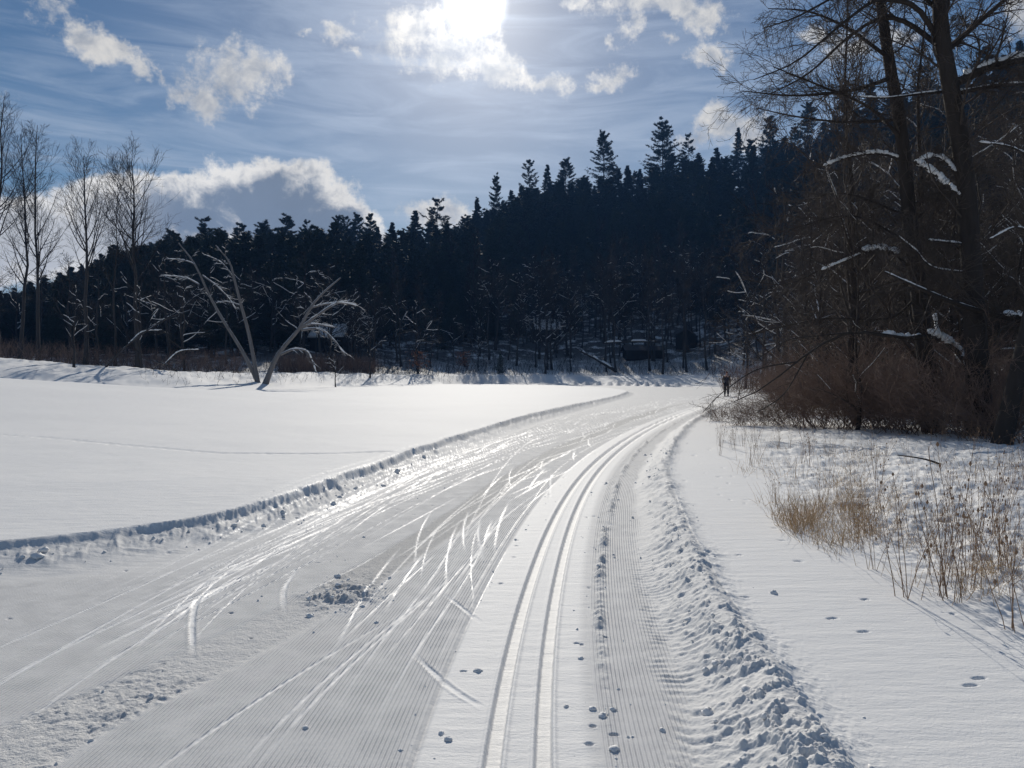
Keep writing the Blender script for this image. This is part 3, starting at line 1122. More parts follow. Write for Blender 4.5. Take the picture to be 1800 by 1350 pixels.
# the mass of the hill forest: single trees whose tops keep under the skyline
cand = []
tries = 0
n_kind = {'cone': 0, 'pine': 0}
ZONES = [(-999, 560, 'dark conifer on the low wooded ridge left of the rising skyline', 'conifers of the low left ridge'),
         (560, 1000, 'dark conifer in the shaded mass below the climbing skyline', 'conifers below the climbing skyline'),
         (1000, 1330, 'dark conifer on the steep shaded hillside above the sheds', 'conifers on the steep hillside'),
         (1330, 9999, 'dark conifer on the hillside behind the bare woods on the right', 'conifers behind the right woods')]
while tries < 30000 and sum(n_kind.values()) < 480:
    tries += 1
    px_ = rc.uniform(-120, 1900)
    F = np.interp(px_, PXE, F_D)
    R = np.interp(px_, PXE, R_D)
    lo = F + (R - F) * np.interp(px_, [300, 500, 700, 1000, 1050, 1240, 1400], [.04, .22, .16, .14, .20, .20, .10])
    d_ = lo + (R + 6 - lo) * rc.random() ** 1.25
    x_ = (px_ - 900) / FPX * d_
    z_ = ground(x_, d_)
    top_py = np.interp(px_, SKY_PX, SKY_PY)
    zmax = W(px_, top_py + rc.uniform(4, 24), d_)[2]
    zsun = np.interp(px_, PXE, F_Z) + np.interp(px_, [1150, 1350], [0.465, 0.60]) * (d_ - F - 5) + 0.5      # the sun clears the wood above the sunny strip
    h_ = min(rc.uniform(17, 30), zmax - z_, zsun - z_)
    if h_ < 7.5:
        continue
    if any((x_ - a) ** 2 + (d_ - b) ** 2 < (0.16 * (h_ + c)) ** 2 for a, b, c in cand):
        continue
    sty = 'cone' if (rc.random() < 0.58 or px_ < 330) else 'pine'
    if n_kind[sty] >= 275:
        continue
    n_kind[sty] += 1
    cand.append((x_, d_, h_))
    zn = [q_ for q_ in ZONES if q_[0] <= px_ < q_[1]][0]
    conifer(sty, int(rc.integers(0, 12)), (x_, d_, z_), h_, rc.uniform(0.95, 1.4), rc.random() * 6.28, zn[2], zn[3])


# far-off ranks of the same wood, seen only as dark filling between the single trees
def forest_filling():
    rng = np.random.default_rng(77)
    g = Geo()
    gt, gc = conifer_geo(91, 24.0, 'cone')
    V0 = np.concatenate(gc.V).reshape(-1, 3, 3)
    V0 = V0[rng.random(len(V0)) < 0.055]
    V0 = (V0 - V0.mean(1, keepdims=True)) * 3.0 + V0.mean(1, keepdims=True)
    for k in range(520):
        px_ = rng.uniform(-150, 1950)
        F, R = np.interp(px_, PXE, F_D), np.interp(px_, PXE, R_D)
        d_ = rng.uniform(F + (R - F) * 0.22, R + 10)
        x_ = (px_ - 900) / FPX * d_
        z_ = ground(x_, d_)
        zmax = W(px_, np.interp(px_, SKY_PX, SKY_PY) + 22, d_)[2]
        zsun = np.interp(px_, PXE, F_Z) + np.interp(px_, [1150, 1350], [0.465, 0.60]) * (d_ - F - 5)
        h_ = min(rng.uniform(18, 24), zmax - z_, zsun - z_)
        if h_ < 4:
            continue
        a = rng.random() * 6.28
        c, s = math.cos(a), math.sin(a)
        v = V0.reshape(-1, 3) * (h_ / 24.0) * np.array([1.2, 1.2, 1])
        v = np.stack([v[:, 0] * c - v[:, 1] * s + x_, v[:, 0] * s + v[:, 1] * c + d_, v[:, 2] + z_], 1)
        g.add(v, None, np.arange(len(v)).reshape(-1, 3))
    o = g.obj('distant_wood', M_PINE2, None, False)
    tag(o, 'dark evergreen wood filling the hillside behind the single trees', 'wood', None, 'stuff')


forest_filling()


# ------------------------------------------------------------------ bare broadleaved trees
def bare_geo(seed, H, r, n1=22, len1=0.42, ang1=0.85, n2=9, n3=8, rmin=0.02, t0=0.28, trop1=0.10, lean=0.0, snow=0.5, wig=0.10, n4=0, snowh=0.04):
    rng = np.random.default_rng(seed)
    gt, gc, gs = Geo(), Geo(), Geo()
    n = 10
    t = np.linspace(0, 1, n)
    tx = np.cumsum(rng.normal(0, (.018 if H < 16 else .007) * H, n)) * 0.6 + lean * H * t ** 1.3
    ty = np.cumsum(rng.normal(0, .018 * H, n)) * 0.6
    P0 = np.stack([tx - tx[0], ty - ty[0], -0.5 + t * (H + 0.5)], 1)[None]
    R0 = (r * (1 - 0.86 * t) * (1 + 0.5 * np.exp(-t * 25)))[None]
    tubes(gt, P0, R0, 8)
    P1, R1 = grow(rng, P0, R0, n1, t0, 0.98, ang1, H * len1, 0.72, 8, wig, trop1, 0.50, rmin * 1.6)
    tubes(gc, P1, R1, 5)
    P2, R2 = grow(rng, P1, R1, n2, 0.18, 0.97, 0.75, np.linalg.norm(P1[:, -1] - P1[:, 0], axis=1) * 0.50, 0.55, 5, wig * 1.2, trop1 * 0.6, 0.55, rmin * 1.2)
    tubes(gc, P2, R2, 3)
    P3, R3 = grow(rng, P2, R2, n3, 0.15, 1.0, 0.65, np.linalg.norm(P2[:, -1] - P2[:, 0], axis=1) * 0.55, 0.4, 4, wig * 1.3, trop1 * .6, 0.6, rmin)
    tubes(gc, P3, R3, 3)
    if n4:
        P4, R4 = grow(rng, P3, R3, n4, 0.2, 1.0, 0.6, np.linalg.norm(P3[:, -1] - P3[:, 0], axis=1) * 0.6, 0.3, 3, wig, 0, 0.7, rmin * .8)
        tubes(gc, P4, R4, 3)
    if snow:
        snow_on(rng, gs, P1, R1, .88, snowh, 5, pick=snow)
        snow_on(rng, gs, P2, R2, .85, snowh * 0.7, 4, pick=snow * .30)
    return gt, gc, gs


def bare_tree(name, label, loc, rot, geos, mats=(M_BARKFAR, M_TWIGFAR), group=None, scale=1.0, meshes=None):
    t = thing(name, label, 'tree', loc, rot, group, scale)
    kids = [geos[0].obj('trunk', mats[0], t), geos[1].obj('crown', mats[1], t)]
    if geos[2].n:
        kids.append(tag(geos[2].obj('snow_cover', M_SNOW, t), kind='stuff'))
    return t, kids


# tall bare trees against the sky on the left
LEFT = [
    (-8, 175, 92, 0.27, 21, dict(n1=30, len1=0.30, ang1=0.7, t0=.42, trop1=.16, lean=.02), 'tall bare tree at the left edge of the view, crown cut by the frame'),
    (36, 235, 90, 0.22, 22, dict(n1=26, len1=0.27, ang1=0.7, t0=.34, trop1=.13, lean=.01), 'tall slim bare tree, left of the pair standing close together'),
    (68, 222, 91, 0.22, 23, dict(n1=28, len1=0.27, ang1=0.7, t0=.34, trop1=.14, lean=.015), 'tall slim bare tree, right of the pair standing close together'),
    (150, 272, 86, 0.25, 24, dict(n1=26, len1=0.36, ang1=0.62, t0=.42, trop1=.15), 'bare tree with a vase shaped crown between the slim pair and the round tree'),
    (203, 318, 88, 0.14, 25, dict(n1=22, len1=0.26, ang1=0.7, t0=.42, trop1=.15), 'thin small bare tree between the vase shaped and round crowns'),
    (243, 290, 84, 0.27, 27, dict(n1=34, len1=0.42, ang1=0.72, t0=.42, trop1=.13), 'bare tree with a full round crown beside the start of the pines'),
]
for px_, pt_, d_, r_, sd_, kw, lab in LEFT:
    b = at_px(px_, d_)
    H_ = W(px_, pt_, d_)[2] - b[2]
    bare_tree('bare_tree', lab, tuple(b), 0.0, bare_geo(sd_, H_, r_, n2=9, n3=5, rmin=0.012, snow=0.10, wig=.06, **kw))

# prototypes of the bare trees and brush along the foot of the hill
FOOT = []
for s_, kw in ((31, dict(n1=18, len1=.50, ang1=1.0, t0=.22, trop1=.02, snow=.30)), (32, dict(n1=16, len1=.55, ang1=.9, t0=.18, trop1=-.02, snow=.36)),
               (33, dict(n1=20, len1=.42, ang1=1.1, t0=.30, trop1=.04, snow=.28)), (34, dict(n1=14, len1=.45, ang1=.9, t0=.45, trop1=.06, snow=.15)),
               (35, dict(n1=18, len1=.40, ang1=.8, t0=.35, trop1=.08, snow=.12))):
    FOOT.append(bare_geo(s_, 11.0, 0.17, n2=7, n3=4, rmin=0.012, snowh=0.06, wig=.14, **kw))
FOOT_K = []
for g_ in FOOT:
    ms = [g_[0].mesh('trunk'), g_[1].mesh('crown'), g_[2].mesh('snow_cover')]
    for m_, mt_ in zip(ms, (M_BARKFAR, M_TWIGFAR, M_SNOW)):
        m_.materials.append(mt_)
    FOOT_K.append(ms)


def foot_tree(k, loc, rot, s, label, group, name='bare_tree'):
    t = thing(name, label, 'tree', loc, rot, group, s)
    for nm, me in zip(('trunk', 'crown', 'snow_cover'), FOOT_K[k % 5]):
        o = bpy.data.objects.new(nm, me)
        C.objects.link(o)
        o.parent = t
        if nm == 'snow_cover':
            o['kind'] = 'stuff'
    return t


rf = np.random.default_rng(8)
HEROES = [
    (735, 118, 1.10, 1, 'snow laden bare tree whose arching branches stand out left of the little spruce'),
    (840, 136, 0.75, 0, 'low bare tree with snowy curved branches just left of the little spruce'),
    (958, 138, 1.15, 2, 'thick trunked bare tree with snowy level boughs and a long shadow on the snow'),
    (1165, 136, 1.35, 3, 'dark thick trunked tree in front of the long low shed'),
    (1310, 84, 0.85, 1, 'bare tree with many white boughs above the walking skier'),
    (650, 100, 0.65, 2, 'small bare tree standing alone on the sunny strip right of the forked snowy tree'),
    (590, 84, 0.42, 0, 'little dark bare tree beside the low arch of the forked snowy tree'),
    (250, 80, 0.85, 1, 'snowy bare tree with low spreading boughs behind the crest of the field'),
    (130, 78, 0.70, 0, 'bare tree with broken snowy boughs near the left rise'),
    (325, 86, 0.95, 1, 'bare tree with long snowy boughs left of the forked snowy tree'),
]
for px_, d_, s_, k_, lab in HEROES:
    foot_tree(k_, tuple(at_px(px_, d_)), rf.random() * 6.28, s_, lab, None)
for k in range(74):
    px_ = rf.uniform(-60, 1330) if k < 58 else rf.uniform(300, 700)
    F = np.interp(px_, PXE, F_D)
    d_ = F + 10 + 30 * rf.random()
    foot_tree(int(rf.integers(0, 5)), tuple(at_px(px_, d_)), rf.random() * 6.28, rf.uniform(0.55, 1.35),
              'bare dark tree with snowy twigs along the shaded foot of the hill', 'bare trees along the foot of the hill')

for k in range(64):
    px_ = rf.uniform(840, 1345)
    d_ = np.interp(px_, PXE, F_D) + rf.uniform(16, 66)
    foot_tree(int(rf.integers(2, 5)), tuple(at_px(px_, d_)), rf.random() * 6.28, rf.uniform(0.8, 1.7),
              'bare dark tree on the lower hillside round the sheds and the fallen logs', 'bare trees round the sheds on the lower hillside')

# straight bare poles higher up among the evergreens
POLE = bare_geo(41, 20.0, 0.20, n1=18, len1=.22, ang1=.7, n2=6, n3=4, rmin=.03, t0=.5, trop1=.12, snow=0.0)
PM = [POLE[0].mesh('trunk'), POLE[1].mesh('crown')]
PM[0].materials.append(M_BARKFAR)
PM[1].materials.append(M_TWIGFAR)
for k in range(120):
    px_ = rf.uniform(640, 1900) if k < 60 else rf.uniform(940, 1330)
    F, R = np.interp(px_, PXE, F_D), np.interp(px_, PXE, R_D)
    d_ = F + (R - F) * (rf.uniform(0.08, 0.7) if k < 60 else rf.uniform(.02, .3))
    b = at_px(px_, d_)
    t = thing('bare_tree', 'slim straight bare trunk rising among the evergreens on the hillside', 'tree', tuple(b), rf.random() * 6.28,
              'slim bare trunks on the hillside', rf.uniform(.6, 1.1))
    for nm, me in zip(('trunk', 'crown'), PM):
        o = bpy.data.objects.new(nm, me)
        C.objects.link(o)
        o.parent = t
        if nm == 'snow_cover':
            o['kind'] = 'stuff'


# ------------------------------------------------------------------ trees drawn limb by limb
def drawn_tree(name, label, d, trunks, limbs, seed, mats, sides=9, n2=10, n3=8, n4=0, rmin=0.006, len2=0.45, len3=0.5, twig_ang=.8,
               trunk_twigs=0, tt=(0.3, 1.0), tlen=2.0, trop=0.0, depth=0.6, snow_all=0.0, snowh=.03, cat='tree', wig=0.1, kfall=.5):
    """trunks, limbs: dicts with px (list of photo points), w (start and end width in px), dy (distance shift along), snow (thickness px)"""
    rng = np.random.default_rng(seed)
    p0 = trunks[0]['px'][0]
    gx = (p0[0] - 900) / FPX * d
    org = np.array([gx, d, ground(gx, d)])
    root = thing(name, label, cat, tuple(org))
    gtr, gcr = Geo(), Geo()
    allP, allR = [], []

    def line(it, n):
        pts = []
        m = len(it['px'])
        for i, (a, b) in enumerate(it['px']):
            f = i / max(1, m - 1)
            dd = d + it.get('d0', 0) + it.get('dy', 0) * f + (rng.normal(0, depth * .15) if 0 < i < m - 1 else 0)
            pts.append(W(a, b, dd))
        P = spline(pts, n) - org
        w0, w1 = it['w']
        R = np.linspace(w0, w1, n) / 2 / FPX * d
        return P, R
    for it in trunks:
        P, R = line(it, 16)
        if it.get('base', True):
            P[0, 2] = min(P[0, 2], -0.25)
        R = R * (1 + 0.35 * np.exp(-np.linspace(0, 1, 16) * 18))
        tubes(gtr, P[None], R[None], sides)
        if trunk_twigs:
            P1, R1 = grow(rng, P[None], R[None], trunk_twigs, tt[0], tt[1], 1.0, tlen, 0.45, 8, wig * 1.4, 0.04 + trop, 0.16, rmin * 1.6)
            allP.append(P1)
            allR.append(R1)
            tubes(gcr, P1, R1, 4)
    for it in limbs:
        P, R = line(it, 16)
        g = Geo()
        tubes(g, P[None], R[None], 7)
        lo = g.obj('limb', mats[0], root)
        if it.get('snow'):
            h = it['snow'] / FPX * d
            gs = Geo()
            Ps, Rs = resample(P[None], R[None], 64)
            k = np.linspace(0, 1, 64)
            a, b = it.get('span', (0.0, 1.0))
            m = sstep(k, a - .03, a + .06) * (1 - sstep(k, b - .06, b + .03))
            z = np.interp(k, np.linspace(0, 1, 15), rng.random(15)) * .7 + rng.random(64) * .3
            gap = sstep(np.interp(k, np.linspace(0, 1, 22), rng.random(22)), .05, .22)
            rs = (h * 0.66) * m * (0.35 + 0.85 * z) * (0.25 + .75 * gap)
            Ps = Ps + rng.normal(0, 1, Ps.shape) * h * .045
            Ps = Ps.copy()
            Ps[0, :, 2] += Rs[0] * 0.6 + rs * 0.35
            tubes(gs, Ps, (rs + 2e-4)[None], 8, 0.85)
            gs.obj('snow_load', M_SNOW, lo)
        P8, R8 = resample(P[None], R[None], 8)
        if it.get('twigs', True):
            allP.append(P8)
            allR.append(R8)
    for P1, R1 in zip(allP, allR):
        ln = np.linalg.norm(P1[:, -1] - P1[:, 0], axis=1)
        k2 = n2 if len(P1) > 1 else int(n2 * 1.6)
        P2, R2 = grow(rng, P1, R1, k2, 0.15, 1.0, twig_ang, np.clip(ln * len2, 0.25, 2.2), kfall, 6, wig * 1.3, trop, 0.45, rmin * 1.25)
        tubes(gcr, P2, R2, 3)
        l2 = np.linalg.norm(P2[:, -1] - P2[:, 0], axis=1)
        P3, R3 = grow(rng, P2, R2, n3, 0.15, 1.0, .7, l2 * len3, 0.4, 4, wig * 1.3, trop, 0.6, rmin)
        tubes(gcr, P3, R3, 3)
        if n4:
            l3 = np.linalg.norm(P3[:, -1] - P3[:, 0], axis=1)
            P4, R4 = grow(rng, P3, R3, n4, 0.2, 1.0, .7, l3 * .55, 0.3, 3, wig, trop, 0.7, rmin * .85)
            tubes(gcr, P4, R4, 3)
        if snow_all:
            gs = gcr_s
            snow_on(rng, gs, P2, R2, snow_all, snowh, 4, 1)
    gtr.obj('trunk', mats[0], root)
    if gcr.n:
        gcr.obj('crown', mats[1], root)
    return root


gcr_s = Geo()
# the forked, leaning, snow-plastered tree on the far edge of the field
v = drawn_tree('leaning_tree', 'forked leaning bare tree plastered with snow on the far field edge', 76,
               [dict(px=[(456, 676), (424, 614), (391, 561), (367, 517), (342, 464), (314, 427)], w=(7, 2)),
                dict(px=[(454, 674), (438, 590), (424, 537), (411, 488), (403, 460), (379, 431)], w=(7, 2)),
                dict(px=[(466, 676), (489, 623), (526, 578), (546, 541), (570, 513), (599, 488)], w=(9, 2.5))],
               [dict(px=[(350, 500), (325, 488), (285, 484)], w=(3, 1), snow=1.8),
                dict(px=[(356, 484), (380, 502), (403, 525), (415, 545)], w=(3, 1.2), snow=1.8),
                dict(px=[(342, 464), (322, 457), (292, 455)], w=(2.5, 1), snow=1.5),
                dict(px=[(411, 488), (390, 462), (362, 448)], w=(2.5, 1), snow=1.5),
                dict(px=[(424, 537), (400, 530), (380, 532)], w=(2.5, 1), snow=1.5),
                dict(px=[(546, 541), (570, 535), (611, 529)], w=(4, 1.5), snow=2.4),
                dict(px=[(526, 578), (554, 557), (587, 535), (606, 533), (630, 538)], w=(6, 1.5), snow=3.0),
                dict(px=[(526, 578), (550, 570), (588, 575)], w=(5, 2), snow=2.7),
                dict(px=[(530, 580), (562, 578), (587, 598), (600, 615), (608, 622)], w=(5, 1.5), snow=2.4),
                dict(px=[(493, 623), (517, 614), (540, 618), (550, 638), (556, 655)], w=(5, 1.5), snow=2.7),
                dict(px=[(546, 541), (548, 528), (536, 515)], w=(2.5, 1), snow=1.2)],
               51, (M_BARKPALE, M_BARKPALE), 7, n2=5, n3=4, rmin=0.012, len2=0.30, depth=0.3, trop=-.02, snow_all=.7, snowh=.03, trunk_twigs=5, tt=(.4, 1.0), tlen=2.6, twig_ang=.6)
if gcr_s.n:
    tag(gcr_s.obj('snow_cover', M_SNOW, v), kind='stuff')

# fallen and leaning stems at the left edge of the wood
for px_l, w_, sd_, lab in (([(165, 668), (225, 606), (290, 562), (335, 545)], (4, 1.5), 61, 'snowy fallen stem leaning up to the right behind the field crest'),
                           ([(325, 664), (290, 640), (255, 632)], (3, 1.2), 62, 'snowy bent stem lying low right of the leaning stem'),):
    drawn_tree('toppled_tree', lab, 78, [dict(px=px_l, w=w_, base=False)], [dict(px=[(px_l[1][0], px_l[1][1]), (px_l[1][0] + 25, px_l[1][1] - 22), (px_l[1][0] + 60, px_l[1][1] - 26)], w=(2.5, 1), snow=2.5)],
               sd_, (M_BARKFAR, M_TWIGFAR), 6, n2=5, n3=3, rmin=.016, len2=.3, depth=.3)

# the two big trees on the right, with their snow-loaded limbs
drawn_tree('near_tree', 'big dark bare tree, left of the two by the trail, twigs spread over the sky', 19.0,
           [dict(px=[(1643, 790), (1630, 650), (1613, 500), (1600, 400), (1585, 230), (1563, 110), (1548, 0), (1536, -120), (1532, -280)], w=(31, 12))],
           [dict(px=[(1580, 279), (1545, 270), (1500, 274), (1470, 283), (1447, 293)], w=(6, 2), snow=9, twigs=True),
            dict(px=[(1572, 135), (1500, 158), (1400, 168), (1305, 160)], w=(8, 1.5), dy=-1.5),
            dict(px=[(1590, 250), (1530, 190), (1440, 150), (1360, 118)], w=(7, 1.5), dy=-1.0),
            dict(px=[(1560, 100), (1490, 50), (1420, 20), (1350, 15)], w=(7, 1.5), dy=1.0),
            dict(px=[(1582, 210), (1490, 215), (1400, 205), (1330, 190)], w=(6, 1.5), dy=1.2),
            dict(px=[(1580, 447), (1550, 438), (1515, 440)], w=(7, 3), snow=10),
            dict(px=[(1512, 447), (1480, 460), (1443, 475)], w=(4, 1.5), snow=5),
            dict(px=[(1614, 520), (1560, 560), (1450, 560), (1330, 585), (1270, 600)], w=(4, .8), dy=2),
            dict(px=[(1605, 430), (1500, 380), (1400, 400), (1300, 430)], w=(5, 1.2), dy=3),
            dict(px=[(1598, 380), (1480, 340), (1380, 360)], w=(5, 1.2), dy=3),
            dict(px=[(1600, 395), (1650, 350), (1720, 300), (1790, 290)], w=(5, 1.5), dy=2),
            dict(px=[(1610, 480), (1540, 430), (1450, 470), (1380, 500), (1300, 490)], w=(5, 1.2), dy=1)],
           71, (M_BARK, M_TWIG), 10, n2=16, n3=8, n4=2, rmin=0.0048, len2=0.42, trunk_twigs=26, tt=(0.2, 1.0), tlen=2.6, wig=.11)
drawn_tree('near_tree', 'big dark bare tree, thicker and right of the two by the trail', 17.5,
           [dict(px=[(1724, 800), (1718, 650), (1708, 480), (1695, 300), (1672, 160), (1655, 60), (1650, -50), (1640, -200), (1630, -350)], w=(40, 17))],
           [dict(px=[(1650, 70), (1610, 12), (1560, 0), (1530, 5), (1470, 50), (1400, 108), (1325, 140)], w=(10, 1.5), dy=-1.0),
            dict(px=[(1652, 82), (1590, 38), (1540, 35), (1480, 75), (1420, 130), (1340, 172)], w=(10, 1.5), dy=1.0),
            dict(px=[(1690, 350), (1665, 326), (1635, 300), (1607, 284)], w=(8, 4), snow=11, twigs=False),
            dict(px=[(1683, 305), (1662, 283), (1635, 275), (1608, 287)], w=(6, 2.5), snow=9),
            dict(px=[(1672, 150), (1740, 118), (1830, 100), (1920, 110)], w=(16, 10), snow=13, span=(0.1, 0.95), dy=-1),
            dict(px=[(1675, 165), (1760, 150), (1850, 148)], w=(8, 5), snow=6, dy=-1.5),
            dict(px=[(1670, 160), (1620, 165), (1560, 172), (1510, 170)], w=(6, 2), snow=4),
            dict(px=[(1662, 90), (1720, 40), (1800, -30)], w=(12, 6), dy=1),
            dict(px=[(1655, 60), (1680, -40), (1740, -120)], w=(9, 3), dy=1.0),
            dict(px=[(1900, 590), (1800, 566), (1700, 540), (1620, 508), (1555, 478)], w=(13, 3), snow=4, dy=-1.0),
            dict(px=[(1840, 560), (1800, 556), (1765, 552)], w=(8, 3), snow=9, dy=-1),
            dict(px=[(1700, 430), (1660, 425), (1632, 422)], w=(4, 2), snow=4),
            dict(px=[(1706, 480), (1640, 470), (1610, 440), (1580, 415)], w=(4, 1.2), snow=3),
            dict(px=[(1650, 20), (1590, -30), (1500, -20), (1400, 30), (1340, 50)], w=(8, 1.5), dy=.5)],
           72, (M_BARK, M_TWIG), 10, n2=15, n3=8, n4=2, rmin=0.0048, len2=0.40, trunk_twigs=28, tt=(0.18, 1.0), tlen=2.6, wig=.11)
drawn_tree('near_tree', 'dark trunk leaning right at the right edge of the view', 15.0,
           [dict(px=[(1756, 800), (1783, 680), (1810, 560), (1836, 430), (1850, 250), (1858, 50), (1860, -200)], w=(30, 18))],
           [dict(px=[(1836, 430), (1790, 400), (1740, 420)], w=(6, 2), snow=4), dict(px=[(1848, 300), (1780, 260), (1720, 250)], w=(6, 2), snow=4),
            dict(px=[(1852, 180), (1790, 150), (1740, 200)], w=(6, 2))],
           73, (M_BARK, M_TWIG), 9, n2=9, n3=7, n4=1, rmin=0.005, trunk_twigs=10, tlen=1.8)
drawn_tree('arched_tree', 'broken stem arching down to the left over the thicket, white with snow at the break', 18.0,
           [dict(px=[(1702, 700), (1700, 650), (1686, 622), (1662, 602), (1632, 590), (1590, 594), (1548, 588), (1500, 584), (1450, 602), (1400, 636), (1345, 680), (1290, 706)], w=(11, 1.5))],
           [dict(px=[(1697, 645), (1686, 622), (1662, 602), (1632, 586)], w=(6, 6), snow=20, twigs=False),
            dict(px=[(1625, 594), (1590, 594), (1548, 588)], w=(7, 5), snow=11, twigs=False),
            dict(px=[(1500, 584), (1440, 590), (1380, 600), (1320, 640)], w=(3, .8)),
            dict(px=[(1420, 622), (1380, 690), (1340, 720)], w=(3, 1)),
            dict(px=[(1652, 600), (1646, 575), (1643, 552)], w=(6, 2), snow=7, twigs=False),
            dict(px=[(1400, 636), (1330, 650), (1270, 690), (1235, 725)], w=(3, .8))],
           74, (M_BARK, M_TWIG), 8, n2=7, n3=5, rmin=0.0045, len2=.3, trop=-.03)

# saplings and smaller bare trees that make the tangle behind the big two
SAP = []
for s_, kw in ((81, dict(n1=26, len1=.34, ang1=.85, t0=.10, trop1=.05)), (82, dict(n1=28, len1=.40, ang1=.95, t0=.08, trop1=.02)), (83, dict(n1=26, len1=.30, ang1=.8, t0=.2, trop1=.07))):
    g_ = bare_geo(s_, 8.5, 0.075, n2=10, n3=8, rmin=0.0055, snow=.12, snowh=.02, wig=.14, **kw)
    ms = [g_[0].mesh('trunk'), g_[1].mesh('crown'), g_[2].mesh('snow_cover')]
    for m_, mt_ in zip(ms, (M_BARK, M_TWIG, M_SNOW)):
        m_.materials.append(mt_)
    SAP.append(ms)


def sapling(k, loc, rot, s, label, group):
    t = thing('sapling', label, 'tree', loc, rot, group, s)
    for nm, me in zip(('trunk', 'crown', 'snow_cover'), SAP[k % 3]):
        o = bpy.data.objects.new(nm, me)
        C.objects.link(o)
        o.parent = t
        if nm == 'snow_cover':
            o['kind'] = 'stuff'


rs_ = np.random.default_rng(9)
for k in range(90):
    px_ = rs_.uniform(1400, 1960)
    d_ = rs_.uniform(19.5, 48)
    if px_ < 1500:
        d_ = rs_.uniform(27, 52)
    sapling(k, tuple(at_px(px_, d_)), rs_.random() * 6.28, rs_.uniform(.6, 1.5), 'thin bare sapling in the tangle of woods right of the trail', 'saplings in the woods on the right')
for k in range(60):
    px_ = rs_.uniform(1340, 1950)
    d_ = rs_.uniform(50, 125)
    foot_tree(int(rs_.integers(0, 5)), tuple(at_px(px_, d_)), rs_.random() * 6.28, rs_.uniform(1.0, 2.1), 'bare tree deep in the woods on the right', 'bare trees deep in the right woods')

# ------------------------------------------------------------------ brown thicket on the right
SHB = []
for s_ in (101, 102, 103):
    rng = np.random.default_rng(s_)
    g = Geo()
    n0 = 46
    a = rng.random(n0) * 2 * PI
    b0 = np.stack([0.35 * rng.normal(0, 1, n0), 0.35 * rng.normal(0, 1, n0), np.full(n0, -0.15)], 1)
    d = np.stack([np.cos(a) * .75, np.sin(a) * .75, rng.uniform(.7, 1.6, n0)], 1)
    d /= np.linalg.norm(d, axis=1, keepdims=True)
    P = np.zeros((n0, 8, 3))
    P[:, 0] = b0
    L = rng.uniform(1.0, 3.1, n0)
    for j in range(1, 8):
        d = d + rng.normal(0, .10, (n0, 3)) + np.array([0, 0, -0.05])
        d /= np.linalg.norm(d, axis=1, keepdims=True)
        P[:, j] = P[:, j - 1] + d * (L / 7)[:, None]
    R = np.outer(rng.uniform(.006, .013, n0), np.linspace(1, .35, 8))
    gt = Geo()
    tubes(gt, P, R, 4)
    P2, R2 = grow(rng, P, R, 7, .2, 1, .7, .85, .4, 5, .13, .02, .6, .0042)
    tubes(g, P2, R2, 3)
    P3, R3 = grow(rng, P2, R2, 4, .15, 1, .7, .42, .3, 3, .14, .0, .7, .0036)
    tubes(g, P3, R3, 3)
    ms = [gt.mesh('stem'), g.mesh('twig')]
    for m_ in ms:
        m_.materials.append(M_SHRUB)
    SHB.append(ms)


def shrub(k, loc, rot, s, label, group):
    t = thing('bare_shrub', label, 'shrub', loc, rot, group, s)
    for nm, me in zip(('stem', 'twig'), SHB[k % 3]):
        o = bpy.data.objects.new(nm, me)
        C.objects.link(o)
        o.parent = t
        if nm == 'snow_cover':
            o['kind'] = 'stuff'
        o['kind'] = 'stuff'


for k, (px_, d_, s_) in enumerate([(1372, 22.5, .62), (1412, 21.5, .85), (1455, 21, 1.0), (1505, 20.5, 1.08), (1555, 20, 1.1), (1600, 19, 1.1), (1645, 18.5, 1.05),
                                   (1690, 17.5, 1.0), (1735, 16.5, .9), (1785, 15.5, .85), (1440, 27, 1.0), (1490, 27, 1.2), (1540, 26, 1.25), (1600, 25, 1.3), (1660, 24, 1.2),
                                   (1740, 22, 1.1), (1800, 20, 1.1), (1395, 30, .8), (1450, 34, 1.3), (1372, 40, .9), (1410, 42, 1.3), (1352, 64, .9), (1385, 60, 1.3), (1262, 24.5, .30), (1300, 22, .42), (1338, 22, .5)]):
    lab = {0: 'loose bare bush at the left end of the thicket where it thins out', 23: 'tiny sprig of bare stems nearest the ski trail, left of the thicket',
           24: 'small open bush of bare stems below the skier, second from the trail', 25: 'small open bush between the sprig by the trail and the thicket',
           9: 'bare bush at the foot of the trunk leaning off the right edge', 8: 'bare bush between the thick trunk and the trunk leaning right'}.get(k)
    shrub(k, tuple(at_px(px_, d_)), k * 1.7, (s_, s_, s_ * (.78 + .34 * ((k * 37) % 11) / 10)), lab or 'dense brown bare bush in the thicket beside the trail', None if lab else 'bushes of the brown thicket')


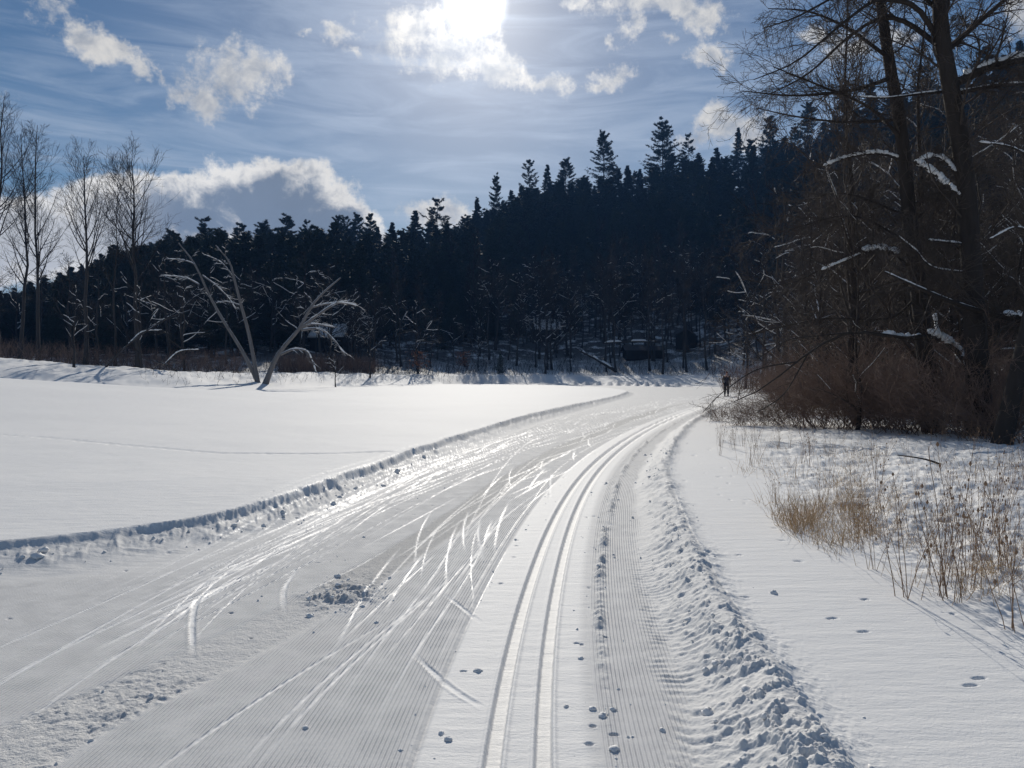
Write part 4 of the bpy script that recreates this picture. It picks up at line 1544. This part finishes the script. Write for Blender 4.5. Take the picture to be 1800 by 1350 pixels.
# brush, dry reeds and seedlings on the sunny strip and along the foot of the wood
def brush(name, label, n, pxr, dfun, hr, mat, seed, r):
    rng = np.random.default_rng(seed)
    px_ = rng.uniform(*pxr, n)
    dd = dfun(px_, rng)
    x_ = (px_ - 900) / FPX * dd
    z_ = terrain(x_, dd)
    P = np.zeros((n, 4, 3))
    P[:, 0] = np.stack([x_, dd, z_ - .1], 1)
    d = np.stack([rng.normal(0, .35, n), rng.normal(0, .35, n), np.ones(n)], 1)
    d /= np.linalg.norm(d, axis=1, keepdims=True)
    L = rng.uniform(*hr, n)
    for j in range(1, 4):
        d = d + rng.normal(0, .12, (n, 3))
        d /= np.linalg.norm(d, axis=1, keepdims=True)
        P[:, j] = P[:, j - 1] + d * (L / 3)[:, None]
    R = np.outer(rng.uniform(.6, 1.2, n) * r, np.linspace(1, .4, 4))
    g = Geo()
    tubes(g, P, R, 3)
    P2, R2 = grow(rng, P, R, 3, .3, 1, .6, L * .4, .3, 3, .1, 0, .7, r * .5)
    tubes(g, P2, R2, 3)
    o = g.obj(name, mat)
    tag(o, label, 'brush', None, 'stuff')


brush('shade_brush', 'dark brush added to deepen the shade on the lower hillside snow', 3400, (600, 1380), lambda p, r: np.interp(p, PXE, F_D) + 3 + 55 * r.random(len(p)) ** 1.3, (.8, 3.2), M_TWIGFAR, 206, .022)  # brush added to darken snow that stayed too bright in the hill's shade
brush('dry_reeds', 'band of brown dry reeds behind the forked snowy tree', 1500, (490, 660), lambda p, r: np.interp(p, PXE, F_D) + r.uniform(0, 8, len(p)), (1.2, 2.6), M_SHRUB, 201, .018)
brush('low_brush', 'low dark brush along the foot of the shaded wood', 1900, (0, 1290), lambda p, r: np.interp(p, PXE, F_D) + r.uniform(-3, 9, len(p)), (.6, 2.4), M_TWIGFAR, 202, .016)
brush('strip_twigs', 'scattered dark twigs poking out of the sunny far strip', 420, (250, 960),
      lambda p, r: np.interp(p, PXE, E_D) + (np.interp(p, PXE, F_D) - np.interp(p, PXE, E_D)) * r.uniform(.25, 1.0, len(p)), (.3, 1.3), M_TWIGFAR, 203, .014)
brush('rust_brush', 'rusty brown brush behind the skier', 500, (1270, 1420), lambda p, r: r.uniform(64, 90, len(p)), (1.2, 3.4), M_SHRUB, 204, .016)
brush('left_brush', 'brown brush under the tall bare trees on the left', 1500, (-40, 430), lambda p, r: np.interp(p, PXE, F_D) + r.uniform(-2, 12, len(p)), (1.0, 3.0), M_SHRUB, 205, .018)


# ------------------------------------------------------------------ dry grass and weeds on the right
def grass():
    rng = np.random.default_rng(301)
    g = Geo()
    gs = Geo()
    # patch outline in photo pixels; nearer rows are denser
    poly = np.array([(1255, 775), (1330, 880), (1410, 955), (1500, 985), (1600, 1030), (1700, 1060), (1830, 1110), (1900, 900), (1800, 820), (1650, 800), (1500, 775), (1350, 768)], float)

    def inside(p, q):
        c = False
        j = len(poly) - 1
        for i in range(len(poly)):
            a, b = poly[i], poly[j]
            if (a[1] > q) != (b[1] > q) and p < (b[0] - a[0]) * (q - a[1]) / (b[1] - a[1]) + a[0]:
                c = not c
            j = i
        return c
    pts = []
    cl = [(rng.uniform(1300, 1880), 780 + 300 * rng.random() ** 1.6) for _ in range(130)]
    cl += [(1410 + rng.normal(0, 25), 915 + rng.normal(0, 18)) for _ in range(46)] + [(1500 + rng.normal(0, 50), 895 + rng.normal(0, 35)) for _ in range(70)]
    cl += [(1760 + rng.normal(0, 40), 1000 + rng.normal(0, 25)) for _ in range(14)]
    for a, b in cl:
        for _ in range(16):
            p, q = a + rng.normal(0, 12), b + rng.normal(0, 5)
            if inside(p, q):
                pts.append((p, q))
    pts = np.array(pts)
    d = (CAMZ - 0.2) * FPX / (pts[:, 1] - 658)
    x = (pts[:, 0] - 900) / FPX * d
    z = terrain(x, d)
    n = len(x)
    P = np.zeros((n, 5, 3))
    P[:, 0] = np.stack([x, d, z - .06], 1)
    dr = np.stack([rng.normal(0, .28, n), rng.normal(0, .28, n), np.ones(n)], 1)
    L = rng.uniform(.08, .40, n)
    for j in range(1, 5):
        dr = dr + rng.normal(0, .16, (n, 3)) + np.array([0, 0, -.06])
        dr /= np.linalg.norm(dr, axis=1, keepdims=True)
        P[:, j] = P[:, j - 1] + dr * (L / 4)[:, None]
    R = np.outer(rng.uniform(.0012, .0028, n), np.linspace(1, .4, 5))
    tubes(g, P, R, 3)
    o = g.obj('dry_grass', M_GRASS)
    tag(o, 'tawny dry grass poking through the snow in front of the thicket', 'grass', None, 'stuff')


grass()

# single dead weeds: a few stalks from one root with seed heads
WEED = []
for s_ in (401, 402, 403, 404):
    rng = np.random.default_rng(s_)
    n0 = 6
    g, gh = Geo(), Geo()
    P = np.zeros((n0, 7, 3))
    P[:, 0] = np.stack([rng.normal(0, .04, n0), rng.normal(0, .04, n0), np.full(n0, -.12)], 1)
    d = np.stack([rng.normal(0, .16, n0), rng.normal(0, .16, n0), np.ones(n0)], 1)
    L = rng.uniform(.5, 1.15, n0)
    for j in range(1, 7):
        d = d + rng.normal(0, .05, (n0, 3))
        d /= np.linalg.norm(d, axis=1, keepdims=True)
        P[:, j] = P[:, j - 1] + d * (L / 6)[:, None]
    R = np.outer(rng.uniform(.0024, .0042, n0), np.linspace(1, .5, 7))
    tubes(g, P, R, 4)
    P2, R2 = grow(rng, P, R, 6, .45, 1, .6, .16, .2, 3, .12, .05, .7, .0014)
    tubes(g, P2, R2, 3)
    tips = np.concatenate([P[:3, -1], P2[::5, -1]])
    hd = np.stack([tips, tips + np.array([0, 0, .012]), tips + np.array([0, 0, .028])], 1)
    tubes(gh, hd, np.tile(np.array([[.004, .010, .003]]), (len(hd), 1)) * rng.uniform(.7, 1.2, (len(hd), 1)), 5)
    ms = [g.mesh('stalk'), gh.mesh('seed_head')]
    for m_ in ms:
        m_.materials.append(M_STALK)
    WEED.append(ms)


def weed(k, px_, py_, s, label, group):
    d_ = (CAMZ - 0.2) * FPX / (py_ - 658)
    t = thing('dead_weed', label, 'weed', tuple(at_px(px_, d_)), k * 2.1, group, s)
    for nm, me in zip(('stalk', 'seed_head'), WEED[k % 4]):
        o = bpy.data.objects.new(nm, me)
        C.objects.link(o)
        o.parent = t
        if nm == 'snow_cover':
            o['kind'] = 'stuff'
        o['kind'] = 'stuff'


rw = np.random.default_rng(12)
weed(0, 1690, 1045, 1.05, 'tall dead weed with crossed dark stalks at the near edge of the grass', None)
weed(1, 1785, 1090, 0.95, 'dead weed nearest the camera at the right edge of the view', None)
weed(2, 1600, 1040, 0.8, 'dead weed with two leaning stalks left of the crossed stalks', None)
k = 0
while k < 80:
    px_, py_ = rw.uniform(1260, 1840), 775 + 285 * rw.random() ** 1.7
    lim = np.interp(px_, [1250, 1330, 1410, 1600, 1830], [780, 880, 950, 1020, 1090])
    if py_ > lim:
        continue
    weed(k, px_, py_, rw.uniform(.3, .75), 'thin dead weed stalks standing in the snow before the thicket', 'dead weeds in front of the thicket')
    k += 1

# dark fallen branch on the snow before the thicket
drawn_tree('fallen_branch', 'dark crooked fallen branch lying on snow before the thicket', 12.5,
           [dict(px=[(1690, 832), (1650, 815), (1620, 806), (1578, 800)], w=(5, 2), base=False)], [], 75, (M_BARK, M_TWIG), 6)


# ------------------------------------------------------------------ little spruce, beech seedlings, fallen logs at the foot of the hill
gt, gc = conifer_geo(500, 28.0, 'cone')
b = at_px(879, 128)
t = thing('spruce_tree', 'little snowy spruce at the edge of the sunlit snow below the hill', 'tree', tuple(b), 0, None, (.155, .155, .14))
gt.obj('trunk', M_PBARK, t)
gc.obj('crown', M_SPRUCE, t, False)


def seedling(px_, d_, h, seed, label):
    rng = np.random.default_rng(seed)
    g = bare_geo(seed, h, .05, n1=16, len1=.4, n2=6, n3=3, rmin=.012, t0=.1, snow=0)
    t = thing('beech_sapling', label, 'tree', tuple(at_px(px_, d_)))
    g[0].obj('trunk', M_BARKFAR, t)
    g[1].obj('crown', M_TWIGFAR, t)
    gl = Geo()
    n = 260
    c = np.stack([rng.normal(0, .22 * h, n), rng.normal(0, .22 * h, n), rng.uniform(.25, 1, n) * h], 1)
    V = (c[:, None, :] + rng.normal(0, .11, (n, 3, 3))).reshape(-1, 3)
    gl.add(V, None, np.arange(n * 3).reshape(-1, 3))
    o = gl.obj('foliage', M_LEAF, t, False)


seedling(735, 116, 3.6, 511, 'beech sapling keeping its rusty leaves left of the little spruce')
seedling(815, 130, 3.2, 512, 'small rusty leaved beech sapling next to the little spruce')

for px_a, px_b, w_, d_, sd_, lab in (((1010, 612), (1082, 652), 6, 140, 521, 'thick dark log fallen aslant down the bank below the long shed'),
                                     ((1060, 603), (1160, 601), 4, 145, 522, 'thin dark log lying level below the long shed')):
    P = spline([W(*px_a, d_), (W(*px_a, d_) + W(*px_b, d_ - 1)) / 2 + np.array([0, 0, .15]), W(*px_b, d_ - 2)], 10)
    org = P[-1].copy()
    t = thing('fallen_log', lab, 'log', tuple(org))
    g = Geo()
    tubes(g, (P - org)[None], np.linspace(w_ * .5, w_, 10)[None] / 2 / FPX * d_, 8)
    g.obj('stem', M_BARKFAR, t)
    gs = Geo()
    snow_on(np.random.default_rng(sd_), gs, (P - org)[None], np.full((1, 10), w_ / 2 / FPX * d_), .6, .1)
    if gs.n:
        gs.obj('snow_cover', M_SNOW, t)

# ------------------------------------------------------------------ buildings in the shade of the hill
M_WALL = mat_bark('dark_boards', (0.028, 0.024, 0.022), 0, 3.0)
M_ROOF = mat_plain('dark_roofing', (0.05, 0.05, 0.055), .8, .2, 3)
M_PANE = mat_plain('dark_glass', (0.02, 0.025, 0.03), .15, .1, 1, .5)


def box(g, x0, x1, y0, y1, z0, z1):
    V = [(x, y, z) for z in (z0, z1) for y in (y0, y1) for x in (x0, x1)]
    Q = [(0, 2, 3, 1), (4, 5, 7, 6), (0, 1, 5, 4), (2, 6, 7, 3), (0, 4, 6, 2), (1, 3, 7, 5)]
    g.add(V, Q)


def cabin(name, label, px_, py_, d_, wx, wy, hw, hr, rot, snow=True, win=2):
    p = at_px(px_, d_) + np.array([0, 0, .15])
    t = thing(name, label, 'building', tuple(p), rot)
    g = Geo()
    box(g, -wx / 2, wx / 2, -wy / 2, wy / 2, -3.0, hw)
    # gable ends
    for sx in (-1, 1):
        g.add([(sx * wx / 2, -wy / 2, hw), (sx * wx / 2, wy / 2, hw), (sx * wx / 2, 0, hw + hr - .05)], None, [(0, 1, 2)])
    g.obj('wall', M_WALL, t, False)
    o_ = .35
    L = math.hypot(wy / 2, hr)
    for sy in (-1, 1):
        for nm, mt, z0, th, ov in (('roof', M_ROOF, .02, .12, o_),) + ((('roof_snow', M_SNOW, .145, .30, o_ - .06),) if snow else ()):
            g = Geo()
            a = (wy / 2 + ov)
            zr = hw + hr + z0
            ze = hw + hr - hr / (wy / 2) * a + z0
            x0, x1 = -wx / 2 - ov, wx / 2 + ov
            e0 = 0.004 * sy
            V = [(x0, sy * a, ze), (x1, sy * a, ze), (x1, e0, zr), (x0, e0, zr)]
            V += [(q[0], q[1], q[2] + th) for q in V]
            Q = [(0, 1, 2, 3), (7, 6, 5, 4), (0, 4, 5, 1), (1, 5, 6, 2), (2, 6, 7, 3), (3, 7, 4, 0)]
            g.add(V, Q)
            g.obj(nm, mt, t, False)
    for k in range(win):
        g = Geo()
        xc = -wx / 2 + wx * (k + .7) / (win + .4)
        box(g, xc - .45, xc + .45, -wy / 2 - .05, -wy / 2 - .004, .7, 1.7)
        wf = g.obj('window', M_WALL, t, False)
        g = Geo()
        box(g, xc - .36, xc + .36, -wy / 2 - .07, -wy / 2 - .053, .8, 1.6)
        g.obj('pane', M_PANE, wf, False)
    return t


cabin('cabin', 'dark cabin with snowy roof on the slope behind the forked snowy tree', 585, 578, 132, 6.0, 5.0, 2.2, 1.9, math.radians(-12))
cabin('cabin', 'small cabin with snow dusted roof in the shade above the little spruce', 960, 568, 172, 5.5, 4.5, 2.0, 1.9, math.radians(10))
cabin('shed', 'dark steep roofed shed right of the long low shed in the shaded wood', 1207, 590, 158, 3.8, 4.0, 1.9, 1.5, math.radians(70), False, 1)
cabin('shed', 'long low dark shed behind the thick trunked tree at the hill foot', 1130, 600, 152, 7.4, 3.6, 1.3, .8, math.radians(4), False, 0)


# ------------------------------------------------------------------ the skier
def skin_mesh(name, verts, edges, radii, root=0, sub=2):
    me = bpy.data.meshes.new(name)
    me.from_pydata([tuple(v_) for v_ in verts], edges, [])
    o = bpy.data.objects.new(name, me)
    C.objects.link(o)
    m = o.modifiers.new('skin', 'SKIN')
    m.use_smooth_shade = True
    for i, r_ in enumerate(radii):
        rr = r_ if hasattr(r_, '__len__') else (r_, r_)
        me.skin_vertices[0].data[i].radius = rr
        me.skin_vertices[0].data[i].use_root = (i == root)
    s = o.modifiers.new('sub', 'SUBSURF')
    s.levels = sub
    s.render_levels = sub
    dg = bpy.context.evaluated_depsgraph_get()
    ev = o.evaluated_get(dg)
    m2 = bpy.data.meshes.new_from_object(ev)
    bpy.data.objects.remove(o)
    for p in m2.polygons:
        p.use_smooth = True
    return m2


M_SKIN = mat_plain('skin', (0.45, 0.27, 0.20), .6, .08, 8)
M_VEST = mat_plain('navy_vest', (0.016, 0.020, 0.034), .8, .2, 10)
M_SLEEVE = mat_plain('brown_sleeve', (0.085, 0.062, 0.045), .85, .2, 10)
M_TROUSER = mat_plain('black_trousers', (0.014, 0.014, 0.017), .8, .2, 10)
M_BOOT = mat_plain('black_boots', (0.02, 0.02, 0.02), .5, .2, 10)
M_HAT = mat_plain('dark_red_hat', (0.10, 0.030, 0.028), .9, .2, 20)
M_SKI = mat_plain('ski_top', (0.30, 0.30, 0.33), .4, .15, 6)


def skier():
    yk = 54.5
    uk = 0.0
    xk = float(np.interp(yk, gT, vT)) + uk
    px_ = 1277
    xk = (px_ - 900) / FPX * yk
    zk = ground(xk, yk) + 0.02
    hd = math.atan2(0.45, 1.0)             # faces along the trail, away from the camera
    t = thing('person', 'skier in dark vest and brown sleeves gliding away on the classic track', 'person', (xk, yk, zk), -hd)
    # one continuous body: pelvis, spine, neck, head, arms with hands, legs with feet (x right, y forward)
    V = [(0, 0, .95), (0, .02, 1.12), (0, .05, 1.30), (0, .07, 1.44), (0, .09, 1.52), (0, .11, 1.61), (0, .12, 1.71),
         (-.18, .06, 1.42), (-.25, .02, 1.16), (-.24, .10, .93), (-.235, .13, .84),
         (.18, .06, 1.42), (.24, .10, 1.18), (.21, .25, .99), (.20, .31, .93),
         (-.09, 0, .90), (-.105, .05, .50), (-.105, -.04, .12), (-.105, .10, .06),
         (.09, 0, .90), (.105, .10, .50), (.105, .06, .12), (.105, .20, .06)]
    Ed = [(0, 1), (1, 2), (2, 3), (3, 4), (4, 5), (5, 6), (3, 7), (7, 8), (8, 9), (9, 10), (3, 11), (11, 12), (12, 13), (13, 14),
          (0, 15), (15, 16), (16, 17), (17, 18), (0, 19), (19, 20), (20, 21), (21, 22)]
    Rd = [(.15, .11), (.14, .10), (.17, .11), (.13, .09), .055, (.085, .10), (.07, .085), .065, .045, .033, .036, .065, .045, .033, .036,
          (.085, .09), .06, .045, .04, (.085, .09), .06, .045, .04]
    mesh_obj('body', skin_mesh('body', V, Ed, Rd), M_SKIN, t)
    k = 1.12
    idx = [0, 1, 2, 3]
    mesh_obj('vest', skin_mesh('vest', [V[i] for i in idx] + [(0, .08, 1.49), (0, -.01, .86)], [(0, 1), (1, 2), (2, 3), (3, 4), (0, 5)],
                               [(.175, .135), (.165, .13), (.20, .14), (.165, .115), (.08, .08), (.18, .14)]), M_VEST, t)
    for s0 in (7, 11):
        pts = [V[s0], V[s0 + 1], V[s0 + 2]]
        sh = (np.array(V[s0]) * .6 + np.array(V[3]) * .4)
        mesh_obj('sleeve', skin_mesh('sleeve', [tuple(sh)] + pts, [(0, 1), (1, 2), (2, 3)], [.085, .085, .062, .048]), M_SLEEVE, t)
    ti = [0, 15, 16, 17, 19, 20, 21]
    mesh_obj('trousers', skin_mesh('trousers', [V[i] for i in ti], [(0, 1), (1, 2), (2, 3), (0, 4), (4, 5), (5, 6)],
                                   [(.165, .13), (.105, .115), .082, .068, (.105, .115), .082, .068]), M_TROUSER, t)
    for a, b_ in ((17, 18), (21, 22)):
        p, q = np.array(V[a]), np.array(V[b_])
        mesh_obj('boot', skin_mesh('boot', [tuple(p + (0, -.05, -.03)), tuple(p + (0, 0, -.05)), tuple(q + (0, .02, -.01))], [(0, 1), (1, 2)], [.055, .06, .042]), M_BOOT, t)
    mesh_obj('hat', skin_mesh('hat', [(0, .105, 1.66), (0, .115, 1.73), (0, .12, 1.785)], [(0, 1), (1, 2)], [(.10, .112), (.09, .10), (.04, .045)]), M_HAT, t)
    # hands: five short fingers each
    for s0, sg in ((10, -1), (14, 1)):
        h = np.array(V[s0])
        for f in range(4):
            a = h + np.array([0, -.024 + f * .016, -.02])
            me = skin_mesh('finger', [tuple(a), tuple(a + (0, .004, -.035)), tuple(a + (-sg * .012, .006, -.062 + .006 * abs(f - 1)))], [(0, 1), (1, 2)], [.010, .009, .007], 0, 1)
            mesh_obj('finger', me, M_SKIN, t)
        me = skin_mesh('thumb', [tuple(h + (0, .02, .0)), tuple(h + (-sg * .01, .045, -.02)), tuple(h + (-sg * .012, .05, -.045))], [(0, 1), (1, 2)], [.012, .010, .008], 0, 1)
        mesh_obj('thumb', me, M_SKIN, t)
    # skis lie in the two grooves
    for sx, sh_ in ((-1, .02), (1, .14)):
        g = Geo()
        n = 14
        yy = np.linspace(-.85, 1.10, n)
        zz = .018 + .10 * np.maximum(0, (yy - .85) / .25) ** 2
        hw = .024 * np.clip(np.minimum((1.12 - yy) / .12, (yy + .90) / .10), .2, 1)
        V2 = []
        for i in range(n):
            V2 += [(-hw[i], yy[i], zz[i]), (hw[i], yy[i], zz[i]), (hw[i], yy[i], zz[i] + .016), (-hw[i], yy[i], zz[i] + .016)]
        Q = []
        for i in range(n - 1):
            for c in range(4):
                Q.append((i * 4 + c, i * 4 + (c + 1) % 4, i * 4 + 4 + (c + 1) % 4, i * 4 + 4 + c))
        Q += [(3, 2, 1, 0), (n * 4 - 4, n * 4 - 3, n * 4 - 2, n * 4 - 1)]
        g.add(V2, Q)
        o = g.obj('ski', M_SKI, None, False)
        c, s = math.cos(-hd), math.sin(-hd)
        ox, oy = sx * .105, sh_
        o.location = (xk + ox * c - oy * s, yk + ox * s + oy * c, zk - .02)
        o.rotation_euler = (0, 0, -hd)
        tag(o, 'grey cross country ski under the ' + ('left' if sx < 0 else 'right') + ' boot of the skier', 'ski', 'skis of the skier')


skier()


# ------------------------------------------------------------------ clods of snow
def clod_mesh(seed):
    rng = np.random.default_rng(seed)
    n1, n2 = 6, 9
    V = []
    for i in range(n1 + 1):
        th = PI * i / n1
        for j in range(n2):
            ph = 2 * PI * j / n2
            k = 1 + rng.normal(0, .16)
            V.append((math.sin(th) * math.cos(ph) * k, math.sin(th) * math.sin(ph) * k, math.cos(th) * k * .75))
    Q = [(i * n2 + j, (i + 1) * n2 + j, (i + 1) * n2 + (j + 1) % n2, i * n2 + (j + 1) % n2) for i in range(n1) for j in range(n2)]
    return np.array(V), np.array(Q)


CL = [clod_mesh(s_) for s_ in range(600, 606)]
CLM = []
for v_, q_ in CL:
    m_ = np_mesh('snow_clod', v_, q_)
    m_.materials.append(M_SNOW)
    CLM.append(m_)


def on_flat(px_, py_, z=0.0):
    d_ = (CAMZ - z) * FPX / (py_ - 658)
    return np.array([(px_ - 900) / FPX * d_, d_, z])


CLODS = [(840, 1182, .030, 'dark lone clod of snow on the smooth lane left of the ski tracks'),
         (775, 1293, .022, 'small clod of snow at the lower left of the smooth lane'),
         (787, 1304, .026, 'flat clod of snow touching the small one on the smooth lane'),
         (1081, 1322, .032, 'clod of snow low on the ribbed strip right of the tracks'),
         (1166, 1288, .022, 'round little clod beside the rippled snow right of the tracks'),
         (1043, 1250, .026, 'left clod of the close trio right of the ski tracks'),
         (1060, 1262, .030, 'middle clod of the close trio right of the ski tracks'),
         (1078, 1252, .022, 'right clod of the close trio right of the ski tracks'),
         (995, 1245, .018, 'small clod right beside the right hand ski groove'),
         (535, 1283, .020, 'low clod alone on the ribbed lane near the bottom'),
         (1022, 1160, .022, 'clod with a long shadow up the strip right of the tracks'),
         (575, 1042, .030, 'largest clod beside the crumb pile on the dark band'),
         (62, 966, .075, 'big block of snow fallen from the left bank'),
         (75, 960, .060, 'second block of snow leaning on the big one by the left bank'),
         (38, 968, .035, 'small block of snow left of the big block by the left bank')]
for k, (a_, b_, s_, lab) in enumerate(CLODS):
    p = on_flat(a_, b_, 0.0 if a_ > 100 else 0.13)
    o = bpy.data.objects.new('snow_clod', CLM[k % 6])
    C.objects.link(o)
    o.location = (p[0], p[1], surf_z(p[0], p[1]) + s_ * .12)
    o.rotation_euler = (0, 0, k * 1.3)
    o.scale = (s_ * .8, s_ * .6, s_ * .5)
    tag(o, lab, 'snow clod', 'clods of snow on the trail')

rk = np.random.default_rng(13)
g = Geo()
for k in range(620):
    m = rk.random()
    if m < .30:                     # crumbs along the windrow
        yy = 2.6 + 14 * rk.random() ** 1.7
        uu = 1.08 + rk.normal(0, .16)
        s_ = rk.uniform(.005, .016)
    elif m < .60:                   # crumb pile
        yy, uu = 5.55 + rk.normal(0, .24), None
        s_ = rk.uniform(.004, .012)
    elif m < .75:                   # foot of the left bank
        yy, uu = None, None
        s_ = rk.uniform(.006, .022)
    else:                           # crumbs on the lanes
        yy = 2.8 + 9 * rk.random() ** 1.4
        uu = rk.choice([-.40, .30, .42, .5, -1.9, -.6]) + rk.normal(0, .10)
        s_ = rk.uniform(.004, .010)
    if yy is None:
        yy = 6.1 + 9 * rk.random() ** 2
        x_ = float(np.interp(yy, gL, vL)) + 0
        sl = math.sqrt(1 + float(np.interp(yy, gL, _dL)) ** 2)
        x_ += (0.15 + abs(rk.normal(0, .22))) * sl
        z_ = .05
    elif uu is None:
        x_, z_ = -1.22 + rk.normal(0, .15), .01
    else:
        x_ = float(np.interp(yy, gT, vT)) + uu
        z_ = .12 + .03 * rk.random() if m < .30 else 0.0
        if .75 <= m and abs(abs(uu) - .105) < .06:
            continue
    z_ = surf_z(x_, yy) - s_ * .25
    v_, q_ = CL[k % 6]
    a = rk.random() * 6.28
    c, s = math.cos(a), math.sin(a)
    vv = v_ * s_ * float(np.clip(rk.lognormal(-.25, .5), .3, 2.4)) * rk.uniform(.6, 1.3, 3)
    vv = np.stack([vv[:, 0] * c - vv[:, 1] * s + x_, vv[:, 0] * s + vv[:, 1] * c + yy, vv[:, 2] + z_ + s_ * .3], 1)
    g.add(vv, q_)
o = g.obj('snow_rubble', M_SNOW)
tag(o, 'loose crumbs of snow thrown up along the groomed trail', 'rubble', None, 'stuff')


# ------------------------------------------------------------------ bluish air volume, added to lift the dark hill like a lens veil
me = bpy.data.meshes.new('veil_haze')
hx, hy0, hy1, hz0, hz1 = 1560, -1560, 1560, -400, 175
Vh = [(x, y, z) for z in (hz0, hz1) for y in (hy0, hy1) for x in (-hx, hx)]
me.from_pydata(Vh, [], [(0, 2, 3, 1), (4, 5, 7, 6), (0, 1, 5, 4), (2, 6, 7, 3), (0, 4, 6, 2), (1, 3, 7, 5)])
mh = bpy.data.materials.new('veil_air')
mh.use_nodes = True
th = mh.node_tree
th.nodes.clear()
oh = th.nodes.new('ShaderNodeOutputMaterial')
pv = th.nodes.new('ShaderNodeVolumePrincipled')
pv.inputs['Color'].default_value = (0.20, 0.46, 1.0, 1)
pv.inputs['Density'].default_value = 0.00026
pv.inputs['Anisotropy'].default_value = 0.0
th.links.new(pv.outputs[0], oh.inputs['Volume'])
hz = mesh_obj('veil_haze', me, mh)
tag(hz, 'thin bluish air volume added to lift the dark hill like a lens veil', 'veil_haze', None, 'stuff')
